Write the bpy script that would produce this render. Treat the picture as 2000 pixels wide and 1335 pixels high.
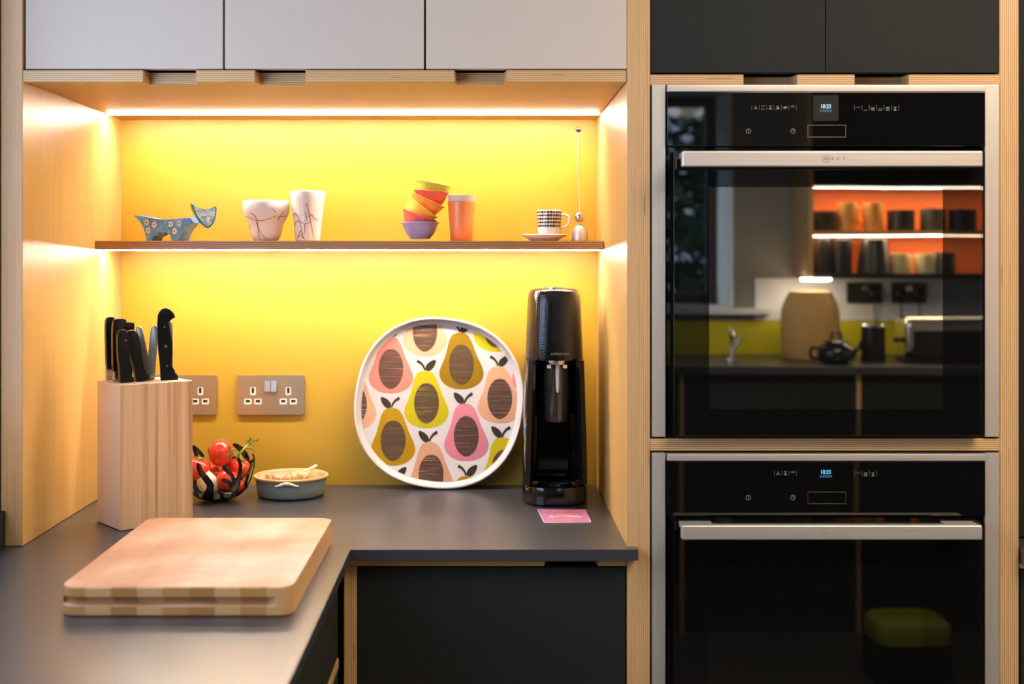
import bpy, bmesh, math, random
from mathutils import Vector, Matrix
random.seed(7)
S = bpy.context.scene
COL = S.collection
for o in list(bpy.data.objects):
    bpy.data.objects.remove(o)

# ------------------------------------------------------------------ camera, world, lights, exposure
F, U0, V0, CAMY, CAMZ = 2505.0, 945.0, 505.0, -2.2, 1.40      # focal length in pixels of a 2000 px wide frame, principal point, viewpoint
cd = bpy.data.cameras.new('camera'); cam = bpy.data.objects.new('camera', cd); COL.objects.link(cam)
cam.location = (0, CAMY, CAMZ); cam.rotation_euler = (math.radians(90), 0, 0)
cd.sensor_width = 36; cd.lens = 36 * F / 2000
cd.shift_x = (1000 - U0) / 2000; cd.shift_y = -(667.5 - V0) / 2000
cd.clip_start = 0.02
cd.dof.use_dof = True; cd.dof.focus_distance = 2.45; cd.dof.aperture_fstop = 2.8
S.camera = cam

w = bpy.data.worlds.new('sky'); S.world = w; w.use_nodes = True
w.node_tree.nodes['Background'].inputs[0].default_value = (0.55, 0.72, 1.0, 1)
w.node_tree.nodes['Background'].inputs[1].default_value = 4.0

def area(name, loc, rot, sx, sy, power, col):
    l = bpy.data.lights.new(name, 'AREA'); l.shape = 'RECTANGLE'; l.size = sx; l.size_y = sy; l.energy = power; l.color = col
    o = bpy.data.objects.new(name, l); COL.objects.link(o); o.location = loc; o.rotation_euler = rot
    return o
# the room's own ceiling lamps (over the floor between the two runs) and the daylight that falls in by the window of the left wall
area('ceiling_lamp', (1.15, -1.05, 2.36), (0, 0, 0), 1.0, 1.0, 40, (1.0, 0.84, 0.64))
area('window_daylight', (-1.02, -1.06, 1.60), (0, math.radians(-90), 0), 1.0, 1.85, 15, (0.52, 0.68, 1.0))
LED, LED_COL = 215.0, (1.0, 0.86, 0.72)
REAR_LED = 58.0

S.view_settings.view_transform = 'Standard'
S.view_settings.look = 'None'
S.view_settings.gamma = 1.0
S.view_settings.use_curve_mapping = False
S.view_settings.exposure = 0.0
try:
    S.cycles.use_denoising = True
    S.cycles.max_bounces = 10; S.cycles.diffuse_bounces = 5; S.cycles.glossy_bounces = 5
    S.cycles.caustics_reflective = False; S.cycles.caustics_refractive = False
except Exception:
    pass

# ------------------------------------------------------------------ helpers
def PX(px, d): return (px - U0) / F * d              # photo column -> x at distance d in front of the viewpoint
def PZ(py, d): return CAMZ - (py - V0) / F * d       # photo row -> height at distance d
def srgb(r, g, b):
    f = lambda c: c / 12.92 if c <= 0.04045 else ((c + 0.055) / 1.055) ** 2.4
    return (f(r / 255), f(g / 255), f(b / 255))
ORG = {}
def thing(name, label=None, cat=None, loc=(0, 0, 0), rot=(0, 0, 0), group=None, kind=None):
    o = bpy.data.objects.new(name, None); COL.objects.link(o)
    o.empty_display_size = 0.05; o.location = loc; o.rotation_euler = rot
    if label: o['label'] = label
    if cat: o['category'] = cat
    if group: o['group'] = group
    if kind: o['kind'] = kind
    ORG[o.name] = (Vector(loc), rot == (0, 0, 0))
    return o
def tag(o, label, cat, group=None):
    o['label'] = label; o['category'] = cat
    if group: o['group'] = group
    return o
def ob(name, bm, mat, parent=None, ang=35, local=False, kind=None, label=None):
    """One mesh object. Coordinates are world metres, or the parent's own when local."""
    bmesh.ops.recalc_face_normals(bm, faces=bm.faces[:])
    org = Vector((0, 0, 0))
    if parent is not None:
        org, plain = ORG[parent.name]
        if not local:
            bmesh.ops.translate(bm, verts=bm.verts[:], vec=-org)
    me = bpy.data.meshes.new(name); bm.to_mesh(me); bm.free()
    for m in (mat if isinstance(mat, (list, tuple)) else [mat]): me.materials.append(m)
    if ang:
        for p in me.polygons: p.use_smooth = True
        me.set_sharp_from_angle(angle=math.radians(ang))
    o = bpy.data.objects.new(name, me); COL.objects.link(o)
    if ang and len(me.polygons) < 140:      # keep the broad faces of bevelled boards truly flat
        wn = o.modifiers.new('flat_faces', 'WEIGHTED_NORMAL'); wn.keep_sharp = True; wn.weight = 100
    o.parent = parent
    ORG[o.name] = (org, True)
    if kind: o['kind'] = kind
    if label: o['label'] = label
    return o
def dup(root, loc, label=None, rz=None, mat=None):
    r = root.copy(); COL.objects.link(r); r.location = loc
    if rz is not None: r.rotation_euler = (0, 0, rz)
    if label: r['label'] = label
    for ch in list(root.children):
        c = ch.copy(); COL.objects.link(c); c.parent = r
        for g in list(ch.children):
            e = g.copy(); COL.objects.link(e); e.parent = c
    ORG[r.name] = (Vector(loc), True)
    return r
def B(): return bmesh.new()
def bx(bm, x0, x1, y0, y1, z0, z1, bev=0.0, seg=2):
    r = bmesh.ops.create_cube(bm, size=1)
    vs = r['verts']
    for v in vs:
        v.co = Vector(((x0 + x1) / 2 + v.co.x * (x1 - x0), (y0 + y1) / 2 + v.co.y * (y1 - y0), (z0 + z1) / 2 + v.co.z * (z1 - z0)))
    if bev:
        es = list({e for v in vs for e in v.link_edges})
        bmesh.ops.bevel(bm, geom=es, offset=bev, segments=seg, affect='EDGES', profile=0.5)
    return bm
def box(*a, **k): return bx(B(), *a, **k)
def prism(bm, pts, f0, f1, bev=0.0, seg=2):
    """pts: 2D outline; f0/f1: functions mapping an outline point to the two end faces."""
    a = [bm.verts.new(f0(p)) for p in pts]; b = [bm.verts.new(f1(p)) for p in pts]
    fa = bm.faces.new(a[::-1]); fb = bm.faces.new(b)
    n = len(pts); sides = []
    for i in range(n):
        j = (i + 1) % n
        sides.append(bm.faces.new((a[i], a[j], b[j], b[i])))
    if bev:
        bmesh.ops.bevel(bm, geom=list(fa.edges) + list(fb.edges), offset=bev, segments=seg, affect='EDGES', profile=0.5)
    return bm
def prism_z(pts, z0, z1, **k): return prism(B(), pts, lambda p: (p[0], p[1], z0), lambda p: (p[0], p[1], z1), **k)
def prism_y(pts, y0, y1, **k): return prism(B(), pts, lambda p: (p[0], y0, p[1]), lambda p: (p[0], y1, p[1]), **k)
def rings(bm, rs, cap0=True, cap1=True):
    """Skin a list of closed rings (each a list of points)."""
    vs = [[bm.verts.new(p) for p in r] for r in rs]
    n = len(vs[0])
    for a, b in zip(vs, vs[1:]):
        for i in range(n):
            bm.faces.new((a[i], a[(i + 1) % n], b[(i + 1) % n], b[i]))
    if cap0: bm.faces.new(vs[0][::-1])
    if cap1: bm.faces.new(vs[-1])
    return bm
def lathe(prof, c=(0, 0, 0), seg=48, cap0=True, cap1=True, bm=None, sx=1, sy=1):
    bm = bm or B()
    rs = [[(c[0] + sx * r * math.cos(t), c[1] + sy * r * math.sin(t), c[2] + z) for t in [2 * math.pi * i / seg for i in range(seg)]] for r, z in prof]
    return rings(bm, rs, cap0, cap1)
def tube(pts, rad, seg=10, bm=None):
    bm = bm or B()
    P = [Vector(p) for p in pts]; rs = []
    R = rad if isinstance(rad, (list, tuple)) else [rad] * len(P)
    up = Vector((0.13, 0.31, 0.94))
    for i, p in enumerate(P):
        t = (P[min(i + 1, len(P) - 1)] - P[max(i - 1, 0)]).normalized()
        u = (up - t * up.dot(t))
        if u.length < 1e-3: u = Vector((1, 0, 0)) - t * t.x
        u.normalize(); v = t.cross(u); up = u
        rs.append([p + (u * math.cos(a) + v * math.sin(a)) * R[i] for a in [2 * math.pi * k / seg for k in range(seg)]])
    return rings(bm, rs)
def spline(pts, n=6):
    """Catmull-Rom through the points."""
    P = [Vector(p) for p in pts]; P = [2 * P[0] - P[1]] + P + [2 * P[-1] - P[-2]]; out = []
    for i in range(1, len(P) - 2):
        a, b, c, d = P[i - 1:i + 3]
        for k in range(n):
            t = k / n
            out.append(0.5 * ((2 * b) + (c - a) * t + (2 * a - 5 * b + 4 * c - d) * t * t + (3 * b - a - 3 * c + d) * t ** 3))
    out.append(P[-2]); return out
def blob(c, r, sub=3, noise=0.0, f=6, bm=None):
    from mathutils import noise as N
    bm = bm or B()
    g = bmesh.ops.create_icosphere(bm, subdivisions=sub, radius=1)
    rr = r if isinstance(r, (tuple, list)) else (r, r, r)
    for v in g['verts']:
        k = 1 + noise * N.noise(v.co * f * 0.35 + Vector(c) * 40)
        v.co = Vector((c[0] + v.co.x * rr[0] * k, c[1] + v.co.y * rr[1] * k, c[2] + v.co.z * rr[2] * k))
    return bm
def rrect(x0, x1, z0, z1, r, n=5):
    out = []
    for cx, cz, a0 in ((x1 - r, z1 - r, 0), (x0 + r, z1 - r, 90), (x0 + r, z0 + r, 180), (x1 - r, z0 + r, 270)):
        for k in range(n + 1):
            a = math.radians(a0 + 90 * k / n); out.append((cx + r * math.cos(a), cz + r * math.sin(a)))
    return out
def text(name, body, size, loc, mat, parent, rot=(math.pi / 2, 0, 0), align='CENTER', ext=0.00015, sx=1.0, bold=0.0):
    c = bpy.data.curves.new(name, 'FONT'); c.body = body; c.size = size; c.align_x = align; c.align_y = 'CENTER'; c.extrude = ext; c.offset = bold
    tmp = bpy.data.objects.new(name, c); COL.objects.link(tmp); bpy.context.view_layer.update()
    me = bpy.data.meshes.new_from_object(tmp.evaluated_get(bpy.context.evaluated_depsgraph_get()))
    bpy.data.objects.remove(tmp); bpy.data.curves.remove(c)
    me.materials.clear(); me.materials.append(mat)
    o = bpy.data.objects.new(name, me); COL.objects.link(o); o.parent = parent
    o.location = Vector(loc) - ORG[parent.name][0]; o.rotation_euler = rot; o.scale = (sx, 1, 1)
    return o

# ------------------------------------------------------------------ materials
def mat(name, col, rough=0.5, metal=0.0, spec=0.5, coat=0.0, coat_r=0.1, emit=None, estr=0.0, sheen=0.0):
    m = bpy.data.materials.new(name); m.use_nodes = True
    p = m.node_tree.nodes['Principled BSDF']
    p.inputs['Base Color'].default_value = (*col, 1); p.inputs['Roughness'].default_value = rough
    p.inputs['Metallic'].default_value = metal; p.inputs['Specular IOR Level'].default_value = spec
    p.inputs['Coat Weight'].default_value = coat; p.inputs['Coat Roughness'].default_value = coat_r
    if emit: p.inputs['Emission Color'].default_value = (*emit, 1); p.inputs['Emission Strength'].default_value = estr
    return m
class N:
    """tiny node-graph writer"""
    def __init__(s, m): s.t = m.node_tree; s.p = s.t.nodes['Principled BSDF']
    def n(s, ty, **k):
        x = s.t.nodes.new(ty)
        for a, b in k.items(): setattr(x, a, b)
        return x
    def l(s, a, b): s.t.links.new(a, b)
    def math(s, op, a, b=None, c=None):
        x = s.n('ShaderNodeMath', operation=op)
        for i, v in enumerate((a, b, c)):
            if v is None: continue
            if isinstance(v, (int, float)): x.inputs[i].default_value = v
            else: s.l(v, x.inputs[i])
        return x.outputs[0]
    def coord(s, k='Object'): return s.n('ShaderNodeTexCoord').outputs[k]
    def mapping(s, v, sc):
        x = s.n('ShaderNodeMapping'); x.inputs['Scale'].default_value = sc; s.l(v, x.inputs['Vector']); return x.outputs[0]
    def noise(s, v, scale=1, det=3, rough=0.5):
        x = s.n('ShaderNodeTexNoise'); x.inputs['Scale'].default_value = scale; x.inputs['Detail'].default_value = det
        x.inputs['Roughness'].default_value = rough; s.l(v, x.inputs['Vector']); return x.outputs['Fac']
    def ramp(s, f, stops):
        x = s.n('ShaderNodeValToRGB'); e = x.color_ramp.elements
        while len(e) < len(stops): e.new(0.5)
        for el, (pos, c) in zip(e, stops): el.position = pos; el.color = (*c, 1)
        s.l(f, x.inputs[0]); return x.outputs[0]
    def mix(s, f, a, b, mode='MIX'):
        x = s.n('ShaderNodeMix', data_type='RGBA', blend_type=mode)
        for i, v in ((0, f), (6, a), (7, b)):
            if isinstance(v, (int, float)): x.inputs[i].default_value = v
            elif isinstance(v, tuple): x.inputs[i].default_value = (*v, 1)
            else: s.l(v, x.inputs[i])
        return x.outputs[2]
    def bump(s, h, strength=0.2, dist=0.001):
        x = s.n('ShaderNodeBump'); x.inputs['Strength'].default_value = strength; x.inputs['Distance'].default_value = dist
        s.l(h, x.inputs['Height']); s.l(x.outputs[0], s.p.inputs['Normal'])
BIRCH = (0.66, 0.41, 0.20)
def plywood(name, axis, period=0.0034, tint=(1, 1, 1), face_rough=0.36, grain_axis=None):
    """Birch ply: veneer lines on every face the layers run out on, plain grain on the broad faces. axis = the way the layers are stacked."""
    m = mat(name, BIRCH, 0.45, coat=0.0); g = N(m)
    co = g.coord(); sep = g.n('ShaderNodeSeparateXYZ'); g.l(co, sep.inputs[0])
    nrm = g.n('ShaderNodeSeparateXYZ'); g.l(g.coord('Normal'), nrm.inputs[0])
    face = g.math('GREATER_THAN', g.math('ABSOLUTE', nrm.outputs[axis]), 0.6)
    st = [5.0, 5.0, 5.0]; st[axis] = 300.0
    wob = g.noise(g.mapping(co, tuple(st)), 1, 2)
    s = g.math('SINE', g.math('ADD', g.math('MULTIPLY', sep.outputs[axis], 2 * math.pi / period), g.math('MULTIPLY', wob, 1.6)))
    lines = g.math('ADD', g.math('MULTIPLY', g.math('MULTIPLY_ADD', s, 0.5, 0.5), 0.62), g.math('MULTIPLY', wob, 0.38))
    edge = g.ramp(lines, [(0.22, tuple(a * b for a, b in zip((0.78, 0.50, 0.24), tint))), (0.80, tuple(a * b for a, b in zip((0.40, 0.205, 0.075), tint)))])
    vo = [9.0, 9.0, 9.0]; vo[axis] = 420.0                      # short dark voids in single layers
    void = g.math('GREATER_THAN', g.noise(g.mapping(co, tuple(vo)), 1, 1), 0.745)
    edge = g.mix(void, edge, (0.16, 0.075, 0.03))
    ga = grain_axis if grain_axis is not None else (2 if axis == 0 else 0)
    sc = [60.0, 60.0, 60.0]; sc[ga] = 2.2
    gr = g.noise(g.mapping(co, tuple(sc)), 1, 5, 0.6)
    gr2 = g.noise(g.mapping(co, tuple(5.0 if i != ga else 1.3 for i in range(3))), 1, 2)
    fc = g.ramp(g.math('ADD', g.math('MULTIPLY', gr, 0.6), g.math('MULTIPLY', gr2, 0.4)), [(0.3, tuple(a * b for a, b in zip((0.54, 0.312, 0.088), tint))), (0.7, tuple(a * b for a, b in zip((0.68, 0.428, 0.150), tint)))])
    g.l(g.mix(face, edge, fc), g.p.inputs['Base Color'])
    g.p.inputs['Roughness'].default_value = face_rough
    return m
PLY_X, PLY_Z, PLY_Y = plywood('birch_ply_upright', 0), plywood('birch_ply_level', 2), plywood('birch_ply_upright_side', 1, grain_axis=2)
PLY_WALNUT = plywood('shelf_ply', 2, tint=(0.72, 0.62, 0.5), period=0.0042)

YELLOW = mat('yellow_laminate', (0.47, 0.290, 0.028), 0.42, spec=0.5)
g = N(YELLOW); g.l(g.mix(g.noise(g.mapping(g.coord(), (900, 900, 900)), 1, 1), (0.46, 0.284, 0.027), (0.48, 0.296, 0.029)), g.p.inputs['Base Color'])
WORKTOP = mat('dark_matt_laminate', (0.034, 0.035, 0.043), 0.31, spec=0.9)
WORKTOP.node_tree.nodes['Principled BSDF'].inputs['IOR'].default_value = 1.62
g = N(WORKTOP); nz = g.noise(g.coord(), 900, 2); g.l(g.ramp(nz, [(0.3, (0.028, 0.029, 0.036)), (0.7, (0.042, 0.043, 0.053))]), g.p.inputs['Base Color']); g.bump(nz, 0.10, 0.0004)
def speckled(name, a, b, rough, spec=0.4):
    m = mat(name, a, rough, spec=spec); k = N(m); f = k.noise(k.coord(), 700, 2)
    k.l(k.ramp(f, [(0.35, a), (0.65, b)]), k.p.inputs['Base Color']); k.bump(f, 0.06, 0.0003); return m
GREY = speckled('pale_grey_laminate', (0.58, 0.475, 0.385), (0.62, 0.51, 0.42), 0.5)
DARK = speckled('charcoal_laminate', (0.015, 0.016, 0.0145), (0.020, 0.021, 0.019), 0.6, 0.15)
BLACKGAP = mat('shadow_black', (0.008, 0.008, 0.008), 0.8)
WHITEWALL = speckled('white_paint', (0.74, 0.73, 0.70), (0.78, 0.77, 0.74), 0.7)
CEIL = mat('ceiling_paint', (0.78, 0.76, 0.73), 0.8)
FLOOR = mat('floor_vinyl', (0.10, 0.095, 0.085), 0.4)
g = N(FLOOR); g.l(g.ramp(g.noise(g.mapping(g.coord(), (2, 18, 1)), 1, 4), [(0.3, (0.08, 0.075, 0.066)), (0.7, (0.13, 0.12, 0.10))]), g.p.inputs['Base Color'])
def brushed(name, col, rough, axis=2, aniso=900):
    m = mat(name, col, rough, metal=0.72); k = N(m); sc = [4.0, 4.0, 4.0]; sc[axis] = aniso
    f = k.noise(k.mapping(k.coord(), tuple(sc)), 1, 3)
    k.l(k.math('MULTIPLY_ADD', f, 0.22, rough - 0.11), k.p.inputs['Roughness'])
    k.l(k.ramp(f, [(0.3, tuple(c * 0.9 for c in col)), (0.7, col)]), k.p.inputs['Base Color']); return m
STEEL_V = brushed('brushed_steel_upright', (0.72, 0.67, 0.61), 0.42, 0)
STEEL_H = brushed('brushed_steel_level', (0.76, 0.70, 0.63), 0.38, 2)
STEEL = mat('polished_steel', (0.72, 0.68, 0.62), 0.22, metal=1.0)
NICKEL = brushed('brushed_nickel', (0.40, 0.315, 0.22), 0.34, 2)
BLACK_PL = mat('black_gloss_plastic', (0.006, 0.006, 0.006), 0.06, spec=0.5)
BLACK_SAT = mat('black_satin_plastic', (0.010, 0.010, 0.010), 0.34, spec=0.4)
WHITE_PL = mat('white_plastic', (0.78, 0.74, 0.68), 0.35)
CERAMIC = mat('white_porcelain', (0.86, 0.81, 0.77), 0.16, spec=0.5)
MELAMINE = mat('white_melamine', (0.55, 0.51, 0.50), 0.22, spec=0.5)
def dark_glass(name, refl, tint):
    m = bpy.data.materials.new(name); m.use_nodes = True; t = m.node_tree; t.nodes.clear()
    out = t.nodes.new('ShaderNodeOutputMaterial'); mx = t.nodes.new('ShaderNodeMixShader'); d = t.nodes.new('ShaderNodeBsdfDiffuse'); gl = t.nodes.new('ShaderNodeBsdfGlossy')
    d.inputs[0].default_value = (0.0035, 0.0035, 0.0032, 1); gl.inputs[0].default_value = (*tint, 1); gl.inputs['Roughness'].default_value = 0.012
    lw = t.nodes.new('ShaderNodeFresnel'); lw.inputs[0].default_value = 1.5
    ad = t.nodes.new('ShaderNodeMath'); ad.operation = 'ADD'; ad.inputs[1].default_value = refl - 0.04; t.links.new(lw.outputs[0], ad.inputs[0])
    co = t.nodes.new('ShaderNodeTexCoord'); nz = t.nodes.new('ShaderNodeTexNoise'); nz.inputs['Scale'].default_value = 7; nz.inputs['Detail'].default_value = 0; t.links.new(co.outputs['Object'], nz.inputs['Vector'])
    bp = t.nodes.new('ShaderNodeBump'); bp.inputs['Strength'].default_value = 0.12; bp.inputs['Distance'].default_value = 0.0005
    t.links.new(nz.outputs['Fac'], bp.inputs['Height']); t.links.new(bp.outputs[0], gl.inputs['Normal'])
    t.links.new(ad.outputs[0], mx.inputs[0]); t.links.new(d.outputs[0], mx.inputs[1]); t.links.new(gl.outputs[0], mx.inputs[2]); t.links.new(mx.outputs[0], out.inputs[0])
    return m
GLASS_OUT = dark_glass('black_oven_glass', 0.065, (1, 1, 1))
GLASS_IN = dark_glass('coated_viewing_glass', 0.36, (1.0, 0.98, 0.92))
GLASS_LOW = dark_glass('black_lower_glass', 0.045, (1, 1, 0.95))
def thin_glass(name, k=0.08, tint=(1, 1, 1)):
    m = bpy.data.materials.new(name); m.use_nodes = True; t = m.node_tree; t.nodes.clear()
    out = t.nodes.new('ShaderNodeOutputMaterial'); mx = t.nodes.new('ShaderNodeMixShader'); a = t.nodes.new('ShaderNodeBsdfTransparent'); b = t.nodes.new('ShaderNodeBsdfGlossy')
    a.inputs[0].default_value = (*tint, 1); b.inputs['Roughness'].default_value = 0.02; mx.inputs[0].default_value = k
    t.links.new(a.outputs[0], mx.inputs[1]); t.links.new(b.outputs[0], mx.inputs[2]); t.links.new(mx.outputs[0], out.inputs[0]); return m
PANE = thin_glass('window_glass')
FLASK = thin_glass('smoky_clear_plastic', 0.10, (0.42, 0.40, 0.36))
t_ = FLASK.node_tree; lw_ = t_.nodes.new('ShaderNodeLayerWeight'); lw_.inputs[0].default_value = 0.45; df_ = t_.nodes.new('ShaderNodeBsdfDiffuse'); df_.inputs[0].default_value = (0.30, 0.27, 0.22, 1)
m2_ = t_.nodes.new('ShaderNodeMixShader'); m2_.inputs[0].default_value = 0.16; o_ = [n for n in t_.nodes if n.type == 'OUTPUT_MATERIAL'][0]; m1_ = [n for n in t_.nodes if n.type == 'MIX_SHADER' and n is not m2_][0]
t_.links.new(lw_.outputs['Fresnel'], m1_.inputs[0]); t_.links.new(m1_.outputs[0], m2_.inputs[1]); t_.links.new(df_.outputs[0], m2_.inputs[2]); t_.links.new(m2_.outputs[0], o_.inputs[0])
LEDM = mat('led_diffuser', (0.9, 0.85, 0.75), 0.5, emit=LED_COL, estr=LED)
REARLED = mat('rear_led_diffuser', (0.9, 0.85, 0.75), 0.5, emit=(1.0, 0.80, 0.56), estr=REAR_LED)
def flat(name, rgb, rough=0.4, **k): return mat(name, srgb(*rgb), rough, **k)

# ------------------------------------------------------------------ the room
XL, XR = -0.791, 0.2445                     # inner faces of the lit recess
XW, XE, YN, YS, ZC = -0.87, 2.75, 0.60, -3.20, 2.40
TOP = 0.907                                 # worktop height
def struct(name, bm, m, parent=None, ang=35):
    o = ob(name, bm, m, parent, ang)
    if parent is None: o['kind'] = 'structure'
    return o
struct('floor', box(XW - 0.3, XE + 0.1, YS - 0.15, YN + 0.1, -0.05, 0.0), FLOOR)
struct('ceiling', box(XW - 0.3, XE + 0.1, YS - 0.15, YN + 0.1, ZC, ZC + 0.05), CEIL)
struct('wall_back', box(XW - 0.1, XE + 0.1, YN, YN + 0.08, 0.0, ZC), YELLOW)
struct('wall_right', box(XE, XE + 0.1, YS, YN, 0.0, ZC), WHITEWALL)
WY0, WY1, WZ0, WZ1 = -2.0, -0.12, 1.06, 2.12   # window in the left wall
def wall_with_hole(axis, u0, u1, hu0, hu1, hz0, hz1, t0, t1):
    bm = B()
    us, zs = [u0, hu0, hu1, u1], [0.0, hz0, hz1, ZC]
    V = {}
    for s, t in enumerate((t0, t1)):
        for i, u in enumerate(us):
            for j, z in enumerate(zs):
                V[s, i, j] = bm.verts.new((t, u, z) if axis == 'x' else (u, t, z))
    for s in (0, 1):
        for i in range(3):
            for j in range(3):
                if (i, j) != (1, 1): bm.faces.new((V[s, i, j], V[s, i + 1, j], V[s, i + 1, j + 1], V[s, i, j + 1]))
    for a, b in (((1, 1), (2, 1)), ((2, 1), (2, 2)), ((2, 2), (1, 2)), ((1, 2), (1, 1))):
        bm.faces.new((V[0, *a], V[0, *b], V[1, *b], V[1, *a]))
    for a, b in (((0, 0), (3, 0)), ((3, 0), (3, 3)), ((3, 3), (0, 3)), ((0, 3), (0, 0))):
        for k in range(1):
            bm.faces.new((V[0, *a], V[0, *b], V[1, *b], V[1, *a]))
    return bm
struct('wall_left', wall_with_hole('x', YS, YN, WY0, WY1, WZ0, WZ1, XW - 0.1, XW), WHITEWALL)
def window(name, axis, u0, u1, z0, z1, t, frame_mat, fw=0.05):
    c = ((t, (u0 + u1) / 2, z0) if axis == 'x' else ((u0 + u1) / 2, t, z0))
    root = thing(name, loc=c, kind='structure')
    mk = (lambda a, b, c0, c1, h=0.02: box(t - h, t + h, a, b, c0, c1, bev=0.004)) if axis == 'x' else (lambda a, b, c0, c1, h=0.02: box(a, b, t - h, t + h, c0, c1, bev=0.004))
    e = 0.0015
    ob('frame_stile', mk(u0 + e, u0 + fw, z0 + e, z1 - e), frame_mat, root); ob('frame_stile', mk(u1 - fw, u1 - e, z0 + e, z1 - e), frame_mat, root)
    ob('frame_rail', mk(u0 + fw, u1 - fw, z0 + e, z0 + fw), frame_mat, root); ob('frame_rail', mk(u0 + fw, u1 - fw, z1 - fw, z1 - e), frame_mat, root)
    ob('pane', mk(u0 + fw, u1 - fw, z0 + fw, z1 - fw, 0.003), PANE, root)
    return root
BROWNFRAME = flat('dark_window_frame', (52, 40, 34), 0.4)
window('window_1', 'x', WY0, WY1, WZ0, WZ1, XW - 0.05, BROWNFRAME)
# rear wall seen mirrored in the upper oven
RD = 2.2 - YS                                # distance of the rear wall seen through the mirror
RX0, RX1, RZ0, RZ1 = 0.38, 1.03, 1.20, 2.12
DIMWALL = speckled('shaded_white_wall', (0.20, 0.195, 0.165), (0.23, 0.225, 0.19), 0.7)  # dimness of the white rear wall, put into its colour as grey-green
struct('wall_rear', wall_with_hole('y', XW, XE, RX0 - 0.012, RX1 + 0.012, RZ0 - 0.012, RZ1 + 0.012, YS - 0.36, YS), DIMWALL)
w2 = window('window_2', 'y', RX0, RX1, RZ0, RZ1, YS - 0.33, BROWNFRAME, 0.045)
ob('reveal_board', box(RX0 - 0.0115, RX0 - 0.0005, YS - 0.355, YS - 0.001, RZ0, RZ1), WHITEWALL, w2); ob('reveal_board', box(RX1 + 0.0005, RX1 + 0.0115, YS - 0.355, YS - 0.001, RZ0, RZ1), WHITEWALL, w2)
ob('reveal_board', box(RX0, RX1, YS - 0.355, YS - 0.001, RZ1 + 0.0005, RZ1 + 0.0115), WHITEWALL, w2); ob('reveal_board', box(RX0, RX1, YS - 0.355, YS - 0.001, RZ0 - 0.0035, RZ0 - 0.0005), WHITEWALL, w2)
ob('window_sill', box(RX0 - 0.04, RX1 + 0.16, YS - 0.004, YS + 0.05, RZ0 - 0.03, RZ0 - 0.004, bev=0.004), WHITEWALL)['kind'] = 'structure'

# ------------------------------------------------------------------ wall cabinet over the recess (its underside is the recess ceiling)
ZB0, ZB1 = PZ(160, 2.2), PZ(137, 2.2)        # bottom board
def notched(x0, x1, notches, yb, depth=0.034):
    pts = [(x1, yb), (x0, yb), (x0, 0.0)]
    for a, b in notches: pts += [(a, 0.0), (a + 0.004, depth), (b - 0.004, depth), (b, 0.0)]
    return pts + [(x1, 0.0)]
def wx(px): return PX(px, 2.2)
wc = thing('wall_cabinet', 'pale grey three-door wall cabinet over the lit yellow recess', 'cabinet', (XL, 0.0, ZB0))
ob('bottom_board', prism_z(notched(XL + 0.0006, XR - 0.0006, [(wx(279), wx(383)), (wx(497), wx(597)), (wx(887), wx(990))], YN - 0.001), ZB0, ZB1, bev=0.0008, seg=1), PLY_Z, wc)
for a, b in ((50, 435), (439, 828), (832, 1224)):
    ob('door', box(wx(a), wx(b), 0.0, 0.018, ZB1 + 0.0022, 2.30, bev=0.0012), GREY, wc)
ob('carcass', box(XL + 0.001, XR - 0.001, 0.0215, YN - 0.001, ZB1 + 0.012, 2.30), BLACKGAP, wc)

ep = thing('end_panel', 'tall birch plywood end panel closing the lit recess on the window side', 'panel', (-0.81, 0.0, TOP))
ob('board', box(-0.8285, XL, 0.0, YN - 0.001, TOP + 0.0004, 2.36, bev=0.0015), PLY_X, ep)

# ------------------------------------------------------------------ oven tower
TX0, TX1, TX2, TX3 = XR + 0.0008, wx(1270), wx(1952), wx(1990)
tw = thing('oven_tower', 'tall birch plywood housing with charcoal top doors around two ovens', 'cabinet', (0.58, 0.0, 0.0))
ob('side_panel', box(TX0, TX1, 0.0, YN - 0.001, 0.0005, 2.36, bev=0.0015), PLY_X, tw)
ob('side_panel', box(TX2, TX3, 0.0, YN - 0.001, 0.0005, 2.36, bev=0.0015), PLY_X, tw)
ZT0, ZT1 = PZ(166, 2.2), PZ(145.5, 2.2)
ob('top_rail', prism_z(notched(TX1, TX2, [(wx(1452), wx(1557)), (wx(1669), wx(1775))], YN - 0.02), ZT0, ZT1, bev=0.0008, seg=1), PLY_Z, tw)
ZM0, ZM1 = PZ(880, 2.2), PZ(856, 2.2)
ob('middle_shelf', box(TX1, TX2, 0.0, YN - 0.02, ZM0, ZM1, bev=0.0012), PLY_Z, tw)
ob('door', box(TX1 + 0.0015, wx(1611.3), -0.001, 0.018, ZT1 + 0.003, 2.30, bev=0.001), DARK, tw)
ob('door', box(wx(1612.7), TX2 - 0.0015, -0.001, 0.018, ZT1 + 0.003, 2.30, bev=0.001), DARK, tw)
ob('back_board', box(TX1, TX2, YN - 0.019, YN - 0.004, 0.05, 2.30), BLACKGAP, tw)

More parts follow.
